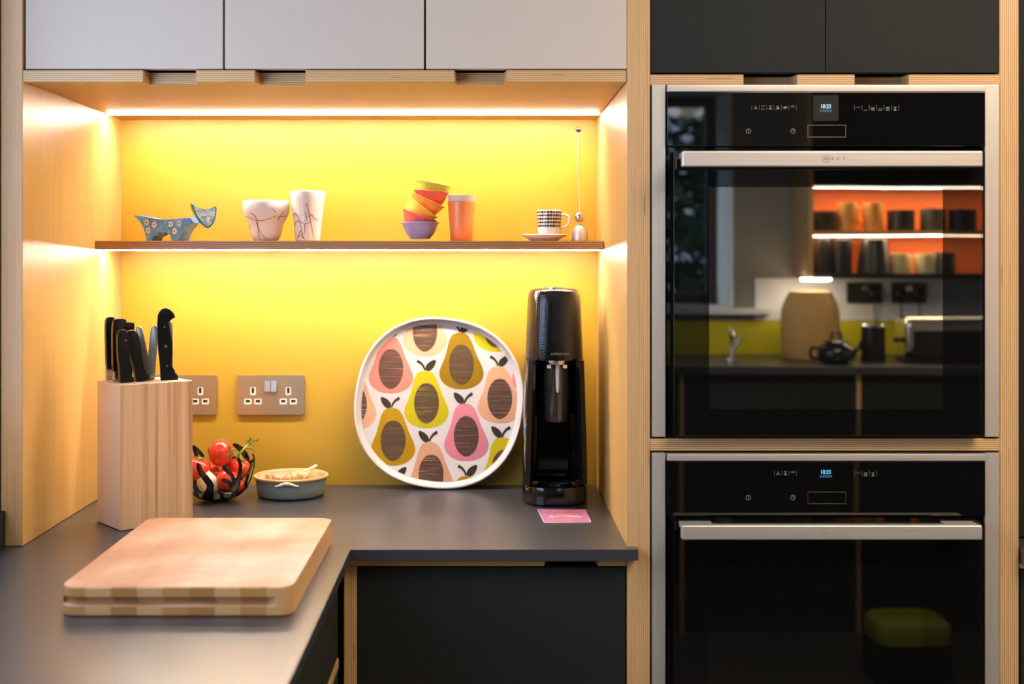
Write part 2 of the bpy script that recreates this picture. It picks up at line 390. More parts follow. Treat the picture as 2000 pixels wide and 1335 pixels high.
# ------------------------------------------------------------------ worktop and base units
wt = tag(ob('worktop', prism_z([(XW + 0.002, YN - 0.0005), (XR - 0.0004, YN - 0.0005), (XR - 0.0004, -0.0012), (PX(1247, 2.175), -0.0012), (PX(1247, 2.175), -0.026), (-0.2275, -0.026), (-0.2275, -2.4), (XW + 0.002, -2.4)], TOP - 0.0185, TOP, bev=0.0009, seg=1), WORKTOP), 'dark grey matt L-shaped worktop turning the corner below the recess', 'worktop')
ob('upstand', box(XW + 0.0005, -0.8190, -2.4, -0.0035, TOP + 0.0003, TOP + 0.062, bev=0.001), DARK)
tag(bpy.data.objects['upstand'], 'low dark upstand running along the window-side wall', 'upstand')
bc = thing('base_cabinet', 'birch-edged base cabinet with charcoal door under the straight worktop', 'cabinet', (0.0, 0.0, 0.0))
BZ = TOP - 0.019
ob('top_rail', prism_z(notched(-0.2405, XR - 0.0006, [(wx(1063), wx(1168))], 0.10), BZ - 0.0150, BZ, bev=0.0008, seg=1), PLY_Z, bc)
ob('side_panel', box(-0.2405, wx(697), 0.0, 0.58, 0.0005, BZ - 0.0155, bev=0.0025), PLY_X, bc)
ob('door', box(wx(698), XR - 0.0018, 0.0, 0.018, 0.12, BZ - 0.0175, bev=0.001), DARK, bc)
ob('carcass', box(wx(698), XR - 0.0018, 0.04, 0.58, 0.1, BZ - 0.06), BLACKGAP, bc)
lc = thing('base_cabinet', 'charcoal drawer unit under the worktop leg beside the window', 'cabinet', (-0.55, -1.2, 0.0))
LXF = -0.2465
ob('carcass', box(XW + 0.02, LXF - 0.02, -2.38, -0.03, 0.0005, BZ - 0.002), BLACKGAP, lc)
for y0, y1 in ((-0.62, -0.035), (-1.23, -0.63), (-1.84, -1.24), (-2.38, -1.85)):
    ob('drawer', box(LXF - 0.018, LXF, y0, y1, 0.729, BZ - 0.003, bev=0.001), DARK, lc)
    ob('drawer', box(LXF - 0.018, LXF, y0, y1, 0.12, 0.708, bev=0.001), DARK, lc)
ob('rail', box(LXF - 0.018, LXF + 0.0015, -2.38, -0.034, 0.7105, 0.7265, bev=0.001), PLY_Z, lc)
# the unit beyond the tower: only a sliver of it is in view
rb = thing('base_cabinet', 'dark base unit with birch edge just beyond the oven tower', 'cabinet', (1.3, 0.0, 0.0))
ob('carcass', box(TX3 + 0.001, 1.70, 0.02, 0.59, 0.0005, 0.869), BLACKGAP, rb)
ob('door', box(TX3 + 0.003, 1.698, 0.0, 0.0185, 0.12, 0.868, bev=0.001), DARK, rb)
ob('top_rail', box(TX3 + 0.002, 1.70, -0.002, 0.59, 0.8695, 0.8785, bev=0.001), PLY_Z, rb)
tag(ob('worktop', box(TX3 + 0.0015, 1.72, -0.024, 0.59, 0.879, TOP, bev=0.001), WORKTOP), 'short stretch of dark worktop just beyond the oven tower', 'worktop')
dc = thing('tall_cabinet', 'dark dresser cabinet standing on the worktop beyond the oven tower', 'cabinet', (1.3, 0.06, TOP))
ob('carcass', box(TX3 + 0.002, 1.70, 0.08, 0.59, TOP + 0.001, 2.3), BLACKGAP, dc)
ob('door', box(TX3 + 0.003, 1.30, 0.06, 0.079, TOP + 0.003, 2.3, bev=0.001), DARK, dc)
ob('door', box(1.303, 1.70, 0.06, 0.079, TOP + 0.003, 2.3, bev=0.001), DARK, dc)

# ------------------------------------------------------------------ shelf and its two light strips
ZS0, ZS1 = PZ(486.5, 2.61), PZ(470, 2.61)
tag(ob('wall_shelf', box(XL + 0.0006, XR - 0.0006, 0.41, YN - 0.0006, ZS0, ZS1, bev=0.0008), PLY_WALNUT), 'thin plywood shelf across the middle of the lit yellow recess', 'shelf')
def led(name, label, y, z):
    t = thing(name, label, 'light', (-0.27, y, z))
    ob('diffuser', box(XL + 0.004, XR - 0.004, y - 0.006, y + 0.006, z - 0.0022, z - 0.0006, bev=0.001), LEDM, t)
    ob('end_cap', box(XL + 0.0008, XL + 0.0038, y - 0.006, y + 0.006, z - 0.0022, z - 0.0006), WHITE_PL, t)
    ob('end_cap', box(XR - 0.0038, XR - 0.0008, y - 0.006, y + 0.006, z - 0.0022, z - 0.0006), WHITE_PL, t)
led('led_strip', 'glowing warm light strip under the wall cabinet', 0.48, ZB0)
led('led_strip', 'glowing warm light strip under the plywood shelf', 0.468, ZS0)

# ------------------------------------------------------------------ ovens
ICON = mat('grey_printed_icons', (0.20, 0.20, 0.17), 0.5)
ENGRAVE = flat('engraved_mark', (120, 90, 70), 0.5)
ENGRAVE2 = flat('faint_engraved_mark', (190, 168, 140), 0.5)
CLOCK = mat('display_digits', (0.2, 0.5, 0.9), 0.5, emit=(0.55, 0.85, 1.0), estr=1.0)
CLOCK2 = mat('display_digits_blue', (0.1, 0.4, 0.9), 0.5, emit=(0.22, 0.66, 1.0), estr=1.0)
DATE = mat('display_date', (0.1, 0.2, 0.3), 0.5, emit=(0.05, 0.075, 0.11), estr=1.0)
DATE2 = mat('display_date_blue', (0.05, 0.2, 0.5), 0.5, emit=(0.012, 0.12, 0.26), estr=1.0)
DISP = mat('lit_display_grey', (0.016, 0.018, 0.015), 0.25)
def frame2d(bm, x0, x1, z0, z1, w, y0, y1):
    o = [(x0, z0), (x1, z0), (x1, z1), (x0, z1)]; i = [(x0 + w, z0 + w), (x1 - w, z0 + w), (x1 - w, z1 - w), (x0 + w, z1 - w)]
    vs = [[bm.verts.new((p[0], y, p[1])) for p in q] for y in (y0, y1) for q in (o, i)]
    of, inf, ob_, ib = vs
    for k in range(4):
        j = (k + 1) % 4
        bm.faces.new((of[k], of[j], inf[j], inf[k])); bm.faces.new((ob_[k], ib[k], ib[j], ob_[j]))
        bm.faces.new((of[k], ob_[k], ob_[j], of[j])); bm.faces.new((inf[k], inf[j], ib[j], ib[k]))
    return bm
def ring_icon(c, r, w, y):
    n = 24; bm = B(); a = []
    for rr in (r, r - w):
        a.append([bm.verts.new((c[0] + rr * math.cos(2 * math.pi * i / n), y, c[1] + rr * math.sin(2 * math.pi * i / n))) for i in range(n)])
    for i in range(n): bm.faces.new((a[0][i], a[0][(i + 1) % n], a[1][(i + 1) % n], a[1][i]))
    return bm
def flatrect(bm, x0, x1, z0, z1, y):
    bm.faces.new([bm.verts.new(p) for p in ((x0, y, z0), (x1, y, z0), (x1, y, z1), (x0, y, z1))]); return bm
def oven(label, z_top, z_bot, icons_left, icons_right, lower):
    t = thing('oven', label, 'oven', (0.585, 0.0, z_bot), group='built-in ovens of the tower')
    d = 2.2
    xl, xr = wx(1273), wx(1950)
    ob('body', box(xl + 0.012, xr - 0.012, 0.02, 0.55, z_bot + 0.004, z_top - 0.004), BLACKGAP, t)
    ob('side_strip', box(xl, wx(1299), -0.004, 0.019, z_bot, z_top - 0.001, bev=0.0008), STEEL_V, t)
    ob('side_strip', box(wx(1922), xr, -0.004, 0.019, z_bot, z_top - 0.001, bev=0.0008), STEEL_V, t)
    zt = z_top - 0.002
    ob('top_strip', box(wx(1301.5), wx(1920), -0.010, 0.019, zt - 0.0115, zt, bev=0.0012), STEEL_H, t)
    zc0 = zt - 0.0125 - 0.092
    yp = -0.010
    cp = ob('control_panel', box(wx(1301.5), wx(1920), yp, 0.019, zc0, zt - 0.0122, bev=0.0008), GLASS_OUT if not lower else GLASS_LOW, t)
    dp = 2.2 + yp
    X = lambda px: PX(px, dp)
    zo = z_top - PZ(163 if not lower else 881, 2.2)
    Z = lambda py: PZ(py, dp) + zo
    py0 = 0 if not lower else 712.0
    yi = yp - 0.0005
    if not lower:
        ob('display', box(X(1588), X(1637.5), yi, yp - 0.0001, Z(234), Z(184)), DISP, cp)
    yi -= 0.0002
    cy, dy = (206, 215) if not lower else (920, 929)
    text('clock_text', '10:23', 0.0098, (X(1612.5), yi, Z(cy)), CLOCK if not lower else CLOCK2, cp, sx=0.84)
    text('date_text', '21/03/2019', 0.0056, (X(1612.5), yi, Z(dy - 0.5)), DATE if not lower else DATE2, cp, sx=0.84)
    r = (242, 266) if not lower else (958.5, 982)
    ob('touch_button_frame', frame2d(B(), X(1577), X(1652), Z(r[1]), Z(r[0]), 0.0009, yp - 0.0014, yp - 0.0001), STEEL, cp)
    py = 254 if not lower else 969.5
    bm = ring_icon((X(1461.5), Z(py)), 0.0044, 0.0009, yi); flatrect(bm, X(1461.5) - 0.0004, X(1461.5) + 0.0004, Z(py) - 0.0022, Z(py) + 0.0024, yi)
    ob('power_icon', bm, ICON, cp, ang=0)
    bm = ring_icon((X(1548.5), Z(py)), 0.0044, 0.0009, yi)
    flatrect(bm, X(1548.5) - 0.0004, X(1548.5) + 0.0004, Z(py), Z(py) + 0.0030, yi); flatrect(bm, X(1548.5), X(1548.5) + 0.0024, Z(py) - 0.0004, Z(py) + 0.0004, yi)
    ob('timer_icon', bm, ICON, cp, ang=0)
    def icon(kind, cx, cz):
        bm = B(); q = lambda *a: flatrect(bm, cx + a[0], cx + a[1], cz + a[2], cz + a[3], yi)
        def tri(*p): bm.faces.new([bm.verts.new((cx + a, yi, cz + b)) for a, b in p])
        h = 0.0030
        if kind == 'fan': tri((-0.0008, h), (0.0008, h), (0.0006, 0), (-0.0006, 0)); tri((-h, -0.0028), (-0.0014, -h), (0.0004, 0.0), (-0.0006, 0.0006)); tri((h, -0.0028), (0.0014, -h), (-0.0004, 0), (0.0006, 0.0006))
        if kind == 'bars': q(-h, h, 0.0022, h); q(-h, h, -h, -0.0022)
        if kind == 'hourglass': tri((-h, -h), (h, -h), (0.0, 0.0012)); tri((-h, h), (h, h), (h, 0.0023), (-h, 0.0023)); tri((-0.0012, 0.0023), (0.0012, 0.0023), (0, 0.0002))
        if kind == 'pizza': tri((-0.0008, h), (0.0008, h), (0.0024, -0.0006), (-0.0024, -0.0006)); q(-h, h, -h, -0.0014)
        if kind == 'bread': tri((-h, -0.0018), (h, -0.0018), (h, 0.0008), (0.0018, 0.0020), (-0.0018, 0.0020), (-h, 0.0008))
        if kind == 'grill': q(-h, h, 0.0022, 0.0029); q(-h, h, 0.0008, 0.0015)
        if kind == 'top': q(-h, h, 0.0024, h)
        if kind == 'bottom': q(-h, h, -h, -0.0022)
        if kind == 'defrost': q(-h, -0.0022, -h, h); q(-0.0012, h, -h, -0.0022); tri((-0.0012, 0.002), (0.0024, 0.0024), (0.0022, -0.001), (-0.0012, -0.0012))
        if kind == 'pot': q(-h, h, -h, -0.0022); q(-h, -0.0023, -0.0022, 0.0008); q(0.0023, h, -0.0022, 0.0008); q(-0.0018, 0.0018, 0.0008, 0.0015)
        if kind == 'lines': q(-h, h, 0.0018, h); q(-h, h, -0.0006, 0.0006); q(-h, h, -h, -0.0018)
        return bm
    iy = 208 if not lower else 922
    for lst, x0, dx in ((icons_left[0], icons_left[1], 14.45), (icons_right[0], icons_right[1], 14.4)):
        for i, k in enumerate(lst):
            ob('mode_icon', icon(k, X(x0 + dx * i), Z(iy + (2.5 if lst is icons_right[0] else 0))), ICON, cp, ang=0)
        bm = B()
        for i in range(len(lst) + 1):
            xx = X(x0 + dx * (i - 0.5)); flatrect(bm, xx - 0.0002, xx + 0.0002, Z(iy + 5), Z(iy - 5), yi)
        ob('icon_dividers', bm, ICON, cp, ang=0)
    # door
    zd1 = zc0 - 0.0095; yd = -0.022
    zd0 = z_bot + 0.004
    dr = thing('door'); dr.parent = t; ORG[dr.name] = ORG[t.name]
    XD = lambda px: PX(px, 2.2 + yd)
    xa, xb = XD(1316), XD(1917)
    ob('outer_glass', box(xa, xb, yd, 0.0, zd0, zd1, bev=0.001), GLASS_OUT if not lower else GLASS_LOW, dr)
    ob('edge_channel', box(wx(1302), wx(1920), -0.0, 0.019, zd0 - 0.002, zc0 - 0.001), GLASS_LOW, t)
    if not lower:
        ob('viewing_pane', box(XD(1385), XD(1841), yd - 0.0006, yd - 0.0001, zd0 + 0.045, PZ(365, 2.2 + yd)), GLASS_IN, dr)
    else:
        ob('viewing_pane', box(XD(1380), XD(1800), yd - 0.0006, yd - 0.0001, zd0 + 0.05, PZ(1105, 2.2 + yd)), dark_glass('lower_viewing_glass', 0.06, (1, 1, 0.93)), dr)
    yh = -0.066; dh = 2.2 + yh
    hz1, hz0 = (PZ(294.5, dh), PZ(325, dh)) if not lower else (PZ(1026, dh), PZ(1054, dh))
    hx0, hx1 = (PX(1333, dh), PX(1920, dh)) if not lower else (PX(1332, dh), PX(1919, dh))
    hd = ob('handle', box(hx0, hx1, yh, yh + 0.018, hz0, hz1, bev=0.0022, seg=3), STEEL_H, dr)
    for s in (0, 1):
        a, b = (hx0 + 0.001, hx0 + 0.055) if s == 0 else (hx1 - 0.055, hx1 - 0.001)
        ob('handle_post', box(a, b, yh + 0.0182, yd - 0.0003, hz1 - 0.010, hz1 - 0.0008, bev=0.001), STEEL_H, dr)
    mk = ENGRAVE if not lower else ENGRAVE2
    zc = (hz0 + hz1) / 2
    cx = PX(1613.5, dh)
    bm = ring_icon((cx, zc), 0.0064, 0.0006, yh - 0.0003)
    ob('brand_ring', bm, mk, hd, ang=0)
    text('brand_text', 'N', 0.0066, (cx, yh - 0.0004, zc), mk, hd, sx=1.3)
    for i, c in enumerate('EFF'):
        text('brand_text', c, 0.0052, (PX(1626 + 11.3 * i, dh), yh - 0.0004, zc), mk, hd, sx=1.3)
    return t
oven('upper black glass oven with steel handle, mirroring an orange-backed shelf', PZ(165, 2.2), PZ(852, 2.2), (['fan', 'bars', 'hourglass', 'pizza', 'bread', 'grill'], 1475.5), (['top', 'bottom', 'defrost', 'pot', 'lines', 'hourglass'], 1676), False)
oven('lower black glass oven with steel handle, below the plywood middle shelf', PZ(882.5, 2.2), PZ(882.5, 2.2) - 0.600, (['fan', 'hourglass', 'grill'], 1519.5), (['top', 'lines', 'hourglass'], 1676), True)

# ------------------------------------------------------------------ sockets
def socket(label, xc, zc, yw=YN, sgn=-1, plate=NICKEL, ins=WHITE_PL, switches=True):
    """A double socket on a wall; sgn -1 faces the viewpoint's side, +1 the other way."""
    t = thing('wall_socket', label, 'socket', (xc, yw, zc - 0.043))
    Y = lambda a: yw + sgn * a
    ob('plate', prism_y(rrect(xc - 0.0735, xc + 0.0735, zc - 0.043, zc + 0.043, 0.004), Y(0.006), Y(0.0004), bev=0.001), plate, t)
    for k in (-1, 1):
        ob('rocker_switch', prism(B(), rrect(-0.0062, 0.0062, -0.0118, 0.0118, 0.001), lambda p, k=k: (xc + k * 0.0070 + p[0], Y(0.0088 - p[1] * 0.09), zc + 0.0195 + p[1]), lambda p, k=k: (xc + k * 0.0070 + p[0], Y(0.0062), zc + 0.0195 + p[1]), bev=0.0006, seg=1), STEEL, t)
        for hx, hz, a, b in ((0, 0.0085, 0.0060, 0.0088), (-0.0110, -0.0140, 0.0080, 0.0064), (0.0110, -0.0140, 0.0080, 0.0064)):
            cx, cz = xc + k * 0.0385 + hx, zc + hz
            pin = ob('pin_hole', prism_y(rrect(cx - a, cx + a, cz - b, cz + b, 0.003), Y(0.0066), Y(0.0061)), ins, t)
            sa, sb = (0.0027, 0.0058) if hx == 0 else (0.0046, 0.0028)
            ob('slot', box(cx - sa, cx + sa, min(Y(0.0067), Y(0.0070)), max(Y(0.0067), Y(0.0070)), cz - sb + (0.0015 if hx == 0 else 0.001), cz + sb + (0.0015 if hx == 0 else 0.001)), BLACKGAP, pin)
    return t
zs = PZ(770.5, 2.8)
socket('brushed metal double socket standing free between knife block and pear plate', PX(529.5, 2.8), zs)
socket('brushed metal double socket half hidden behind the knife block', PX(358, 2.8), zs)

# ------------------------------------------------------------------ chopping board: staves side by side, finger groove in both ends
def stave_mat(name, base):
  STAVE = mat(name, base, 0.38, spec=0.5)
  g = N(STAVE); co = g.coord()
  grain = g.noise(g.mapping(co, (90, 4, 90)), 1, 4)
  col = g.mix(g.math('MULTIPLY', grain, 0.45), base, tuple(c * 0.55 for c in base))
  nr = g.n('ShaderNodeSeparateXYZ'); g.l(g.coord('Normal'), nr.inputs[0])
  up = g.math('GREATER_THAN', nr.outputs[2], 0.8)
  wear = g.noise(g.mapping(co, (7, 7, 7)), 1, 3, 0.55)
  topc = g.ramp(wear, [(0.34, (0.42, 0.185, 0.095)), (0.50, (0.54, 0.29, 0.175)), (0.66, (0.66, 0.45, 0.335))])
  g.l(g.mix(g.math('MULTIPLY', up, 0.85), col, topc), g.p.inputs['Base Color'])
  g.l(g.math('MULTIPLY_ADD', wear, 0.3, 0.30), g.p.inputs['Roughness'])
  return STAVE
STAVES = [stave_mat('maple_stave_' + n_, c_) for n_, c_ in (('honey', (0.52, 0.255, 0.075)), ('pale', (0.65, 0.365, 0.145)), ('amber', (0.43, 0.20, 0.055)))]
bX0, bX1, bY0, bY1, bZ0, bH = -0.585, -0.264, -0.433, 0.040, TOP + 0.0008, 0.040
cb = thing('chopping_board', 'thick pale wooden chopping board with grooved end lying on the worktop', 'board', ((bX0 + bX1) / 2, (bY0 + bY1) / 2, bZ0))
nst, cr = 9, 0.022
def corner(x):
    d = min(x - bX0, bX1 - x)
    return 0.0 if d >= cr else cr - math.sqrt(max(cr * cr - (cr - d) ** 2, 0.0))
for i in range(nst):
    a = bX0 + (bX1 - bX0) * i / nst; b = bX0 + (bX1 - bX0) * (i + 1) / nst - 0.0002
    if i == nst - 1: b = bX1
    xs = [a, b]
    if i == 0: xs = [a + cr * (1 - math.cos(k / 7 * math.pi / 2)) for k in range(8)] + [b]
    if i == nst - 1: xs = [a] + [bX1 - cr * (1 - math.cos(k / 7 * math.pi / 2)) for k in range(7, -1, -1)]
    rs = []
    for x in xs:
        c = corner(x); y0, y1, e = bY0 + c, bY1 - c, 0.0016
        gd = 0.010 if bX0 + 0.004 < x < bX1 - 0.030 else 0.0
        rs.append([(x, y0 + e, bZ0), (x, y0, bZ0 + e), (x, y0, bZ0 + 0.013), (x, y0 + gd, bZ0 + 0.0165), (x, y0 + gd, bZ0 + 0.0255), (x, y0, bZ0 + 0.0265), (x, y0, bZ0 + bH - e), (x, y0 + e, bZ0 + bH),
                   (x, y1 - e, bZ0 + bH), (x, y1, bZ0 + bH - e), (x, y1, bZ0 + 0.0265), (x, y1 - gd, bZ0 + 0.0255), (x, y1 - gd, bZ0 + 0.0165), (x, y1, bZ0 + 0.013), (x, y1, bZ0 + e), (x, y1 - e, bZ0)])
    ob('stave', rings(B(), rs), STAVES[(0, 1, 2, 1, 0, 2, 1, 0, 1)[i]], cb, ang=40)

# ------------------------------------------------------------------ knife block and knives
BLOCKM = mat('laminated_birch_block', BIRCH, 0.42)
g = N(BLOCKM); co = g.coord(); sp = g.n('ShaderNodeSeparateXYZ'); g.l(co, sp.inputs[0])
nrm = g.n('ShaderNodeSeparateXYZ'); g.l(g.coord('Normal'), nrm.inputs[0])
broad = g.math('GREATER_THAN', g.math('ABSOLUTE', nrm.outputs[1]), 0.5)
fine = g.noise(g.mapping(co, (150, 150, 1.6)), 1, 3); wide = g.noise(g.mapping(co, (46, 46, 0.5)), 1, 2)
c1 = g.ramp(g.math('ADD', g.math('MULTIPLY', fine, 0.5), g.math('MULTIPLY', wide, 0.5)), [(0.36, (0.40, 0.19, 0.07)), (0.46, (0.64, 0.38, 0.19)), (0.66, (0.76, 0.50, 0.29))])
c2 = g.ramp(g.noise(g.mapping(co, (6, 6, 2)), 1, 3), [(0.3, (0.72, 0.52, 0.36)), (0.7, (0.80, 0.60, 0.44))])
g.l(g.mix(broad, c2, c1), g.p.inputs['Base Color'])
Fx, Fy = -0.6585, 0.121; phi = math.atan2(0.617, 0.789)
kb = thing('knife_block', 'tall laminated birch knife block standing behind the chopping board', 'knife block', (Fx, Fy, TOP + 0.0006), (0, 0, phi))
BLK_L, BLK_D, BLK_H = 0.1425, 0.109, 0.264
ob('block', box(0, BLK_L, 0, BLK_D, 0, BLK_H, bev=0.0018), BLOCKM, kb, local=True)
ZBT = TOP + 0.0006 + BLK_H
HANDLE = mat('black_handle', (0.006, 0.006, 0.006), 0.42, spec=0.14)
BRASS = flat('brass_rivet', (205, 160, 60), 0.3, metal=1.0)
DIMPLE = mat('dimpled_steel', (0.66, 0.60, 0.52), 0.30, metal=1.0)
g = N(DIMPLE); vo = g.n('ShaderNodeTexVoronoi'); vo.inputs['Scale'].default_value = 330; vo.inputs['Randomness'].default_value = 0.12; g.l(g.coord(), vo.inputs['Vector'])
dots = g.math('LESS_THAN', vo.outputs['Distance'], 0.36); g.l(g.mix(dots, (0.66, 0.60, 0.52), (0.05, 0.04, 0.03)), g.p.inputs['Base Color'])
def knife(label, px, py, dep, outline, thick, hm, rivets=(), bolster=0.0, lean=0.0, tang=False, rz=phi * 0.75):
    """Base of the handle at photo point px on the block's top; outline in mm: (height, left, right)."""
    y = dep - 2.2; x = PX(px, dep)
    t = thing('kitchen_knife', label, 'knife', (x, y, ZBT), (0, lean, rz), 'knives in the birch block')
    z0 = bolster
    pts = [(r / 1000, z0 + h / 1000) for h, l, r in outline] + [(-l / 1000, z0 + h / 1000) for h, l, r in reversed(outline)]
    rp = [(p.x, p.y) for p in spline([(r / 1000, z0 + h / 1000, 0) for h, l, r in outline] + [(-l / 1000, z0 + h / 1000, 0) for h, l, r in reversed(outline)], 3)]; pts = rp
    h = ob('handle', prism_y(pts, -thick / 2, thick / 2, bev=thick * 0.16, seg=3), hm, t, local=True, ang=50)
    if bolster:
        ob('bolster', box(-0.0075, 0.0075, -0.005, 0.005, 0.0004, bolster - 0.0003, bev=0.002), STEEL, t, local=True, label='shiny steel bolster')
    ob('blade', box(-0.008, 0.006, -0.0009, 0.0009, -0.012, (bolster if bolster else z0) - 0.0005 + 0.0008), STEEL, t, local=True)
    for (rx, rz_, rr) in rivets:
        bm = B(); m4 = Matrix.Translation((rx / 1000, -thick / 2 - 0.0002, z0 + rz_ / 1000)) @ Matrix.Rotation(math.pi / 2, 4, 'X')
        bmesh.ops.create_cone(bm, cap_ends=True, segments=16, radius1=rr / 1000, radius2=rr / 1000, depth=0.0012, matrix=m4)
        ob('rivet', bm, BRASS, h, local=True)
    if tang:
        pts2 = [(-l / 1000 - 0.0006, z0 + hh / 1000) for hh, l, r in outline[1:]] + [(-l / 1000 + 0.0012, z0 + hh / 1000) for hh, l, r in reversed(outline[1:])]
        ob('tang', prism_y(pts2, -0.0012, 0.0012), BRASS, t, local=True)
    return t
straight = [(0, 8, 8), (6, 9, 9), (40, 9.5, 9.5), (70, 9.5, 10), (95, 9.5, 13), (106, 7, 15), (112, 2, 8)]
knife('black-handled knife with steel bolster at the end-panel corner of the block', 214.5, 738, 2.425, [(0, 6, 7), (10, 7, 8), (45, 8, 9), (80, 8.5, 9.5), (92, 7, 9), (96, 3, 6)], 0.015, HANDLE, bolster=0.022)
knife('black knife with brass-edged spine and steel bolster, second from the end panel', 229, 744, 2.395, [(0, 8, 8), (10, 9, 9), (45, 9.5, 9), (75, 9.5, 11), (90, 8, 16), (97, 4, 13)], 0.016, HANDLE, bolster=0.019, tang=True)
knife('knife with square black butt and steel end, behind the two curved handles', 250, 738, 2.445, [(0, 6, 6), (20, 7, 7), (82, 8, 8), (92, 9, 10), (103, 9.5, 10.5), (107, 7, 9)], 0.015, HANDLE)
foot = [(0, 9, 15), (5, 10, 16), (10, 10, 12), (22, 10, 8.5), (50, 11.5, 9.5), (74, 11.5, 10), (90, 10, 8.5), (97, 6, 4)]
knife('short black knife with flared foot, nearest the block corner', 244, 746.5, 2.370, foot, 0.017, HANDLE, lean=math.radians(-2.5), rivets=((3, 78, 1.6),))
knife('short black knife leaning toward the end panel, between flared-foot and dimpled knives', 276, 744.5, 2.393, [(h, l * 1.0, r * 0.95) for h, l, r in foot], 0.017, HANDLE, lean=math.radians(-11))
knife('dimpled steel knife leaning back toward the black handles', 291, 741, 2.45, [(0, 7, 7), (20, 7.5, 7.5), (60, 7, 7), (88, 6, 6), (98, 4.5, 4.5), (101, 2, 2)], 0.014, DIMPLE, lean=math.radians(-11), rz=0.2)
knife('dimpled steel knife leaning against the tall riveted black knife', 294.5, 739, 2.43, [(0, 7, 7), (20, 7.5, 7.5), (60, 7.5, 7.5), (90, 6.5, 6.5), (100, 4.5, 4.5), (103, 2, 2)], 0.014, DIMPLE, lean=math.radians(4), rz=0.2)
tall = [(0, 10, 21), (5, 11, 22), (11, 11, 19), (18, 11, 11), (30, 11.5, 10.5), (62, 14, 13), (88, 14, 9), (106, 14, 6.5), (113, 13.5, 7), (115.5, 13.2, 16), (118, 13, 18.5), (124, 12, 17.5), (131, 8, 11), (135, 2, 5)]
knife('tall black knife with hooked butt and three brass rivets', 325, 741, 2.420, tall, 0.018, HANDLE, rivets=((-1, 100, 1.7), (0.5, 64, 3.0), (1.5, 27, 1.9)), lean=math.radians(-1.5), rz=0.25)
knife('dimpled steel knife mostly hidden behind the tall riveted knife', 329.5, 737.5, 2.442, [(0, 7, 7), (20, 7.5, 7.5), (70, 7.5, 7.5), (98, 6, 7), (108, 4.5, 5.5), (112, 2, 3)], 0.014, DIMPLE, rz=0.2)

# ------------------------------------------------------------------ pear plate leaning on the wall
lean = math.radians(6.6)
pl = thing('serving_plate', 'large round white plate printed with colourful pears leaning on the yellow wall', 'plate', (PX(858, 2.775), 0.5575, TOP + 0.0006), (-lean, 0, math.radians(0)))
PA, PB, PC, PEXP = 0.1815, 0.1825, 0.1825, 2.28
def sup(s, y, n=112, ex=PEXP, rot=-0.14):
    out = []
    for i in range(n):
        t = 2 * math.pi * i / n
        c, d = math.cos(t), math.sin(t)
        x = math.copysign(abs(c) ** (2 / ex), c) * (PA - s); z = math.copysign(abs(d) ** (2 / ex), d) * (PB - s)
        xr, zr = x * math.cos(rot) - z * math.sin(rot), x * math.sin(rot) + z * math.cos(rot)
        out.append((xr, y, PC + zr))
    return out
prof = [(0.016, 0.0), (0.008, -0.0035), (0.003, -0.011), (0.0006, -0.019), (0.0, -0.0215), (0.0008, -0.0232), (0.0028, -0.0238), (0.0048, -0.0228), (0.0062, -0.019), (0.0085, -0.010), (0.0112, -0.0062), (0.0142, -0.0050)]
ob('dish', rings(B(), [sup(s, y) for s, y in prof]), MELAMINE, pl, local=True, ang=60)
clip_poly = [(p[0], p[2]) for p in sup(0.0145, 0)]
def clip(poly):
    out = poly; n = len(clip_poly)
    for i in range(0, n):
        a, b = clip_poly[i], clip_poly[(i + 1) % n]
        inside = lambda p: (b[0] - a[0]) * (p[1] - a[1]) - (b[1] - a[1]) * (p[0] - a[0]) >= 0
        inp, out = out, []
        for j in range(len(inp)):
            p, q = inp[j], inp[(j + 1) % len(inp)]
            if inside(p): out.append(p)
            if inside(p) != inside(q):
                d1 = (b[0] - a[0]) * (p[1] - a[1]) - (b[1] - a[1]) * (p[0] - a[0]); d2 = (b[0] - a[0]) * (q[1] - a[1]) - (b[1] - a[1]) * (q[0] - a[0])
                t = d1 / (d1 - d2); out.append((p[0] + (q[0] - p[0]) * t, p[1] + (q[1] - p[1]) * t))
        if len(out) < 3: return []
    return out
K = 0.2988e-3
def loc(cx, cy): return ((cx - 655) * K, PC - (cy - 665) * K)
def scribble(name, body):
    m = flat(name, (92, 66, 46), 0.35); k = N(m)
    f = k.noise(k.mapping(k.coord(), (9, 1, 620)), 1, 3, 0.7)
    k.l(k.ramp(f, [(0.50, srgb(76, 56, 42)), (0.55, srgb(76, 56, 42)), (0.66, tuple(0.72 * a for a in body))]), k.p.inputs['Base Color']); return m
PBODY = {'coral': (243, 140, 124), 'peach': (236, 178, 140), 'olive': (152, 118, 24), 'lime': (206, 190, 30), 'pink': (240, 146, 160), 'mustard': (190, 148, 20), 'yellow': (222, 204, 24)}
PM = {k: (flat('print_' + k, tuple(0.86 * c for c in v), 0.22), scribble('print_core_' + k, tuple(c * 0.8 for c in srgb(*v)))) for k, v in PBODY.items()}
LEAF = flat('print_leaf_dark', (56, 48, 36), 0.25)
half = [(0, 0), (3, 26), (9, 42), (25, 61), (63, 82), (110, 97), (163, 113), (220, 137), (265, 155), (300, 160), (335, 152), (370, 126), (395, 86), (408, 40), (411, 0)]
def smooth(pts):
    return [(p.x, p.y) for p in spline([(a, b, 0) for a, b in pts], 4)]
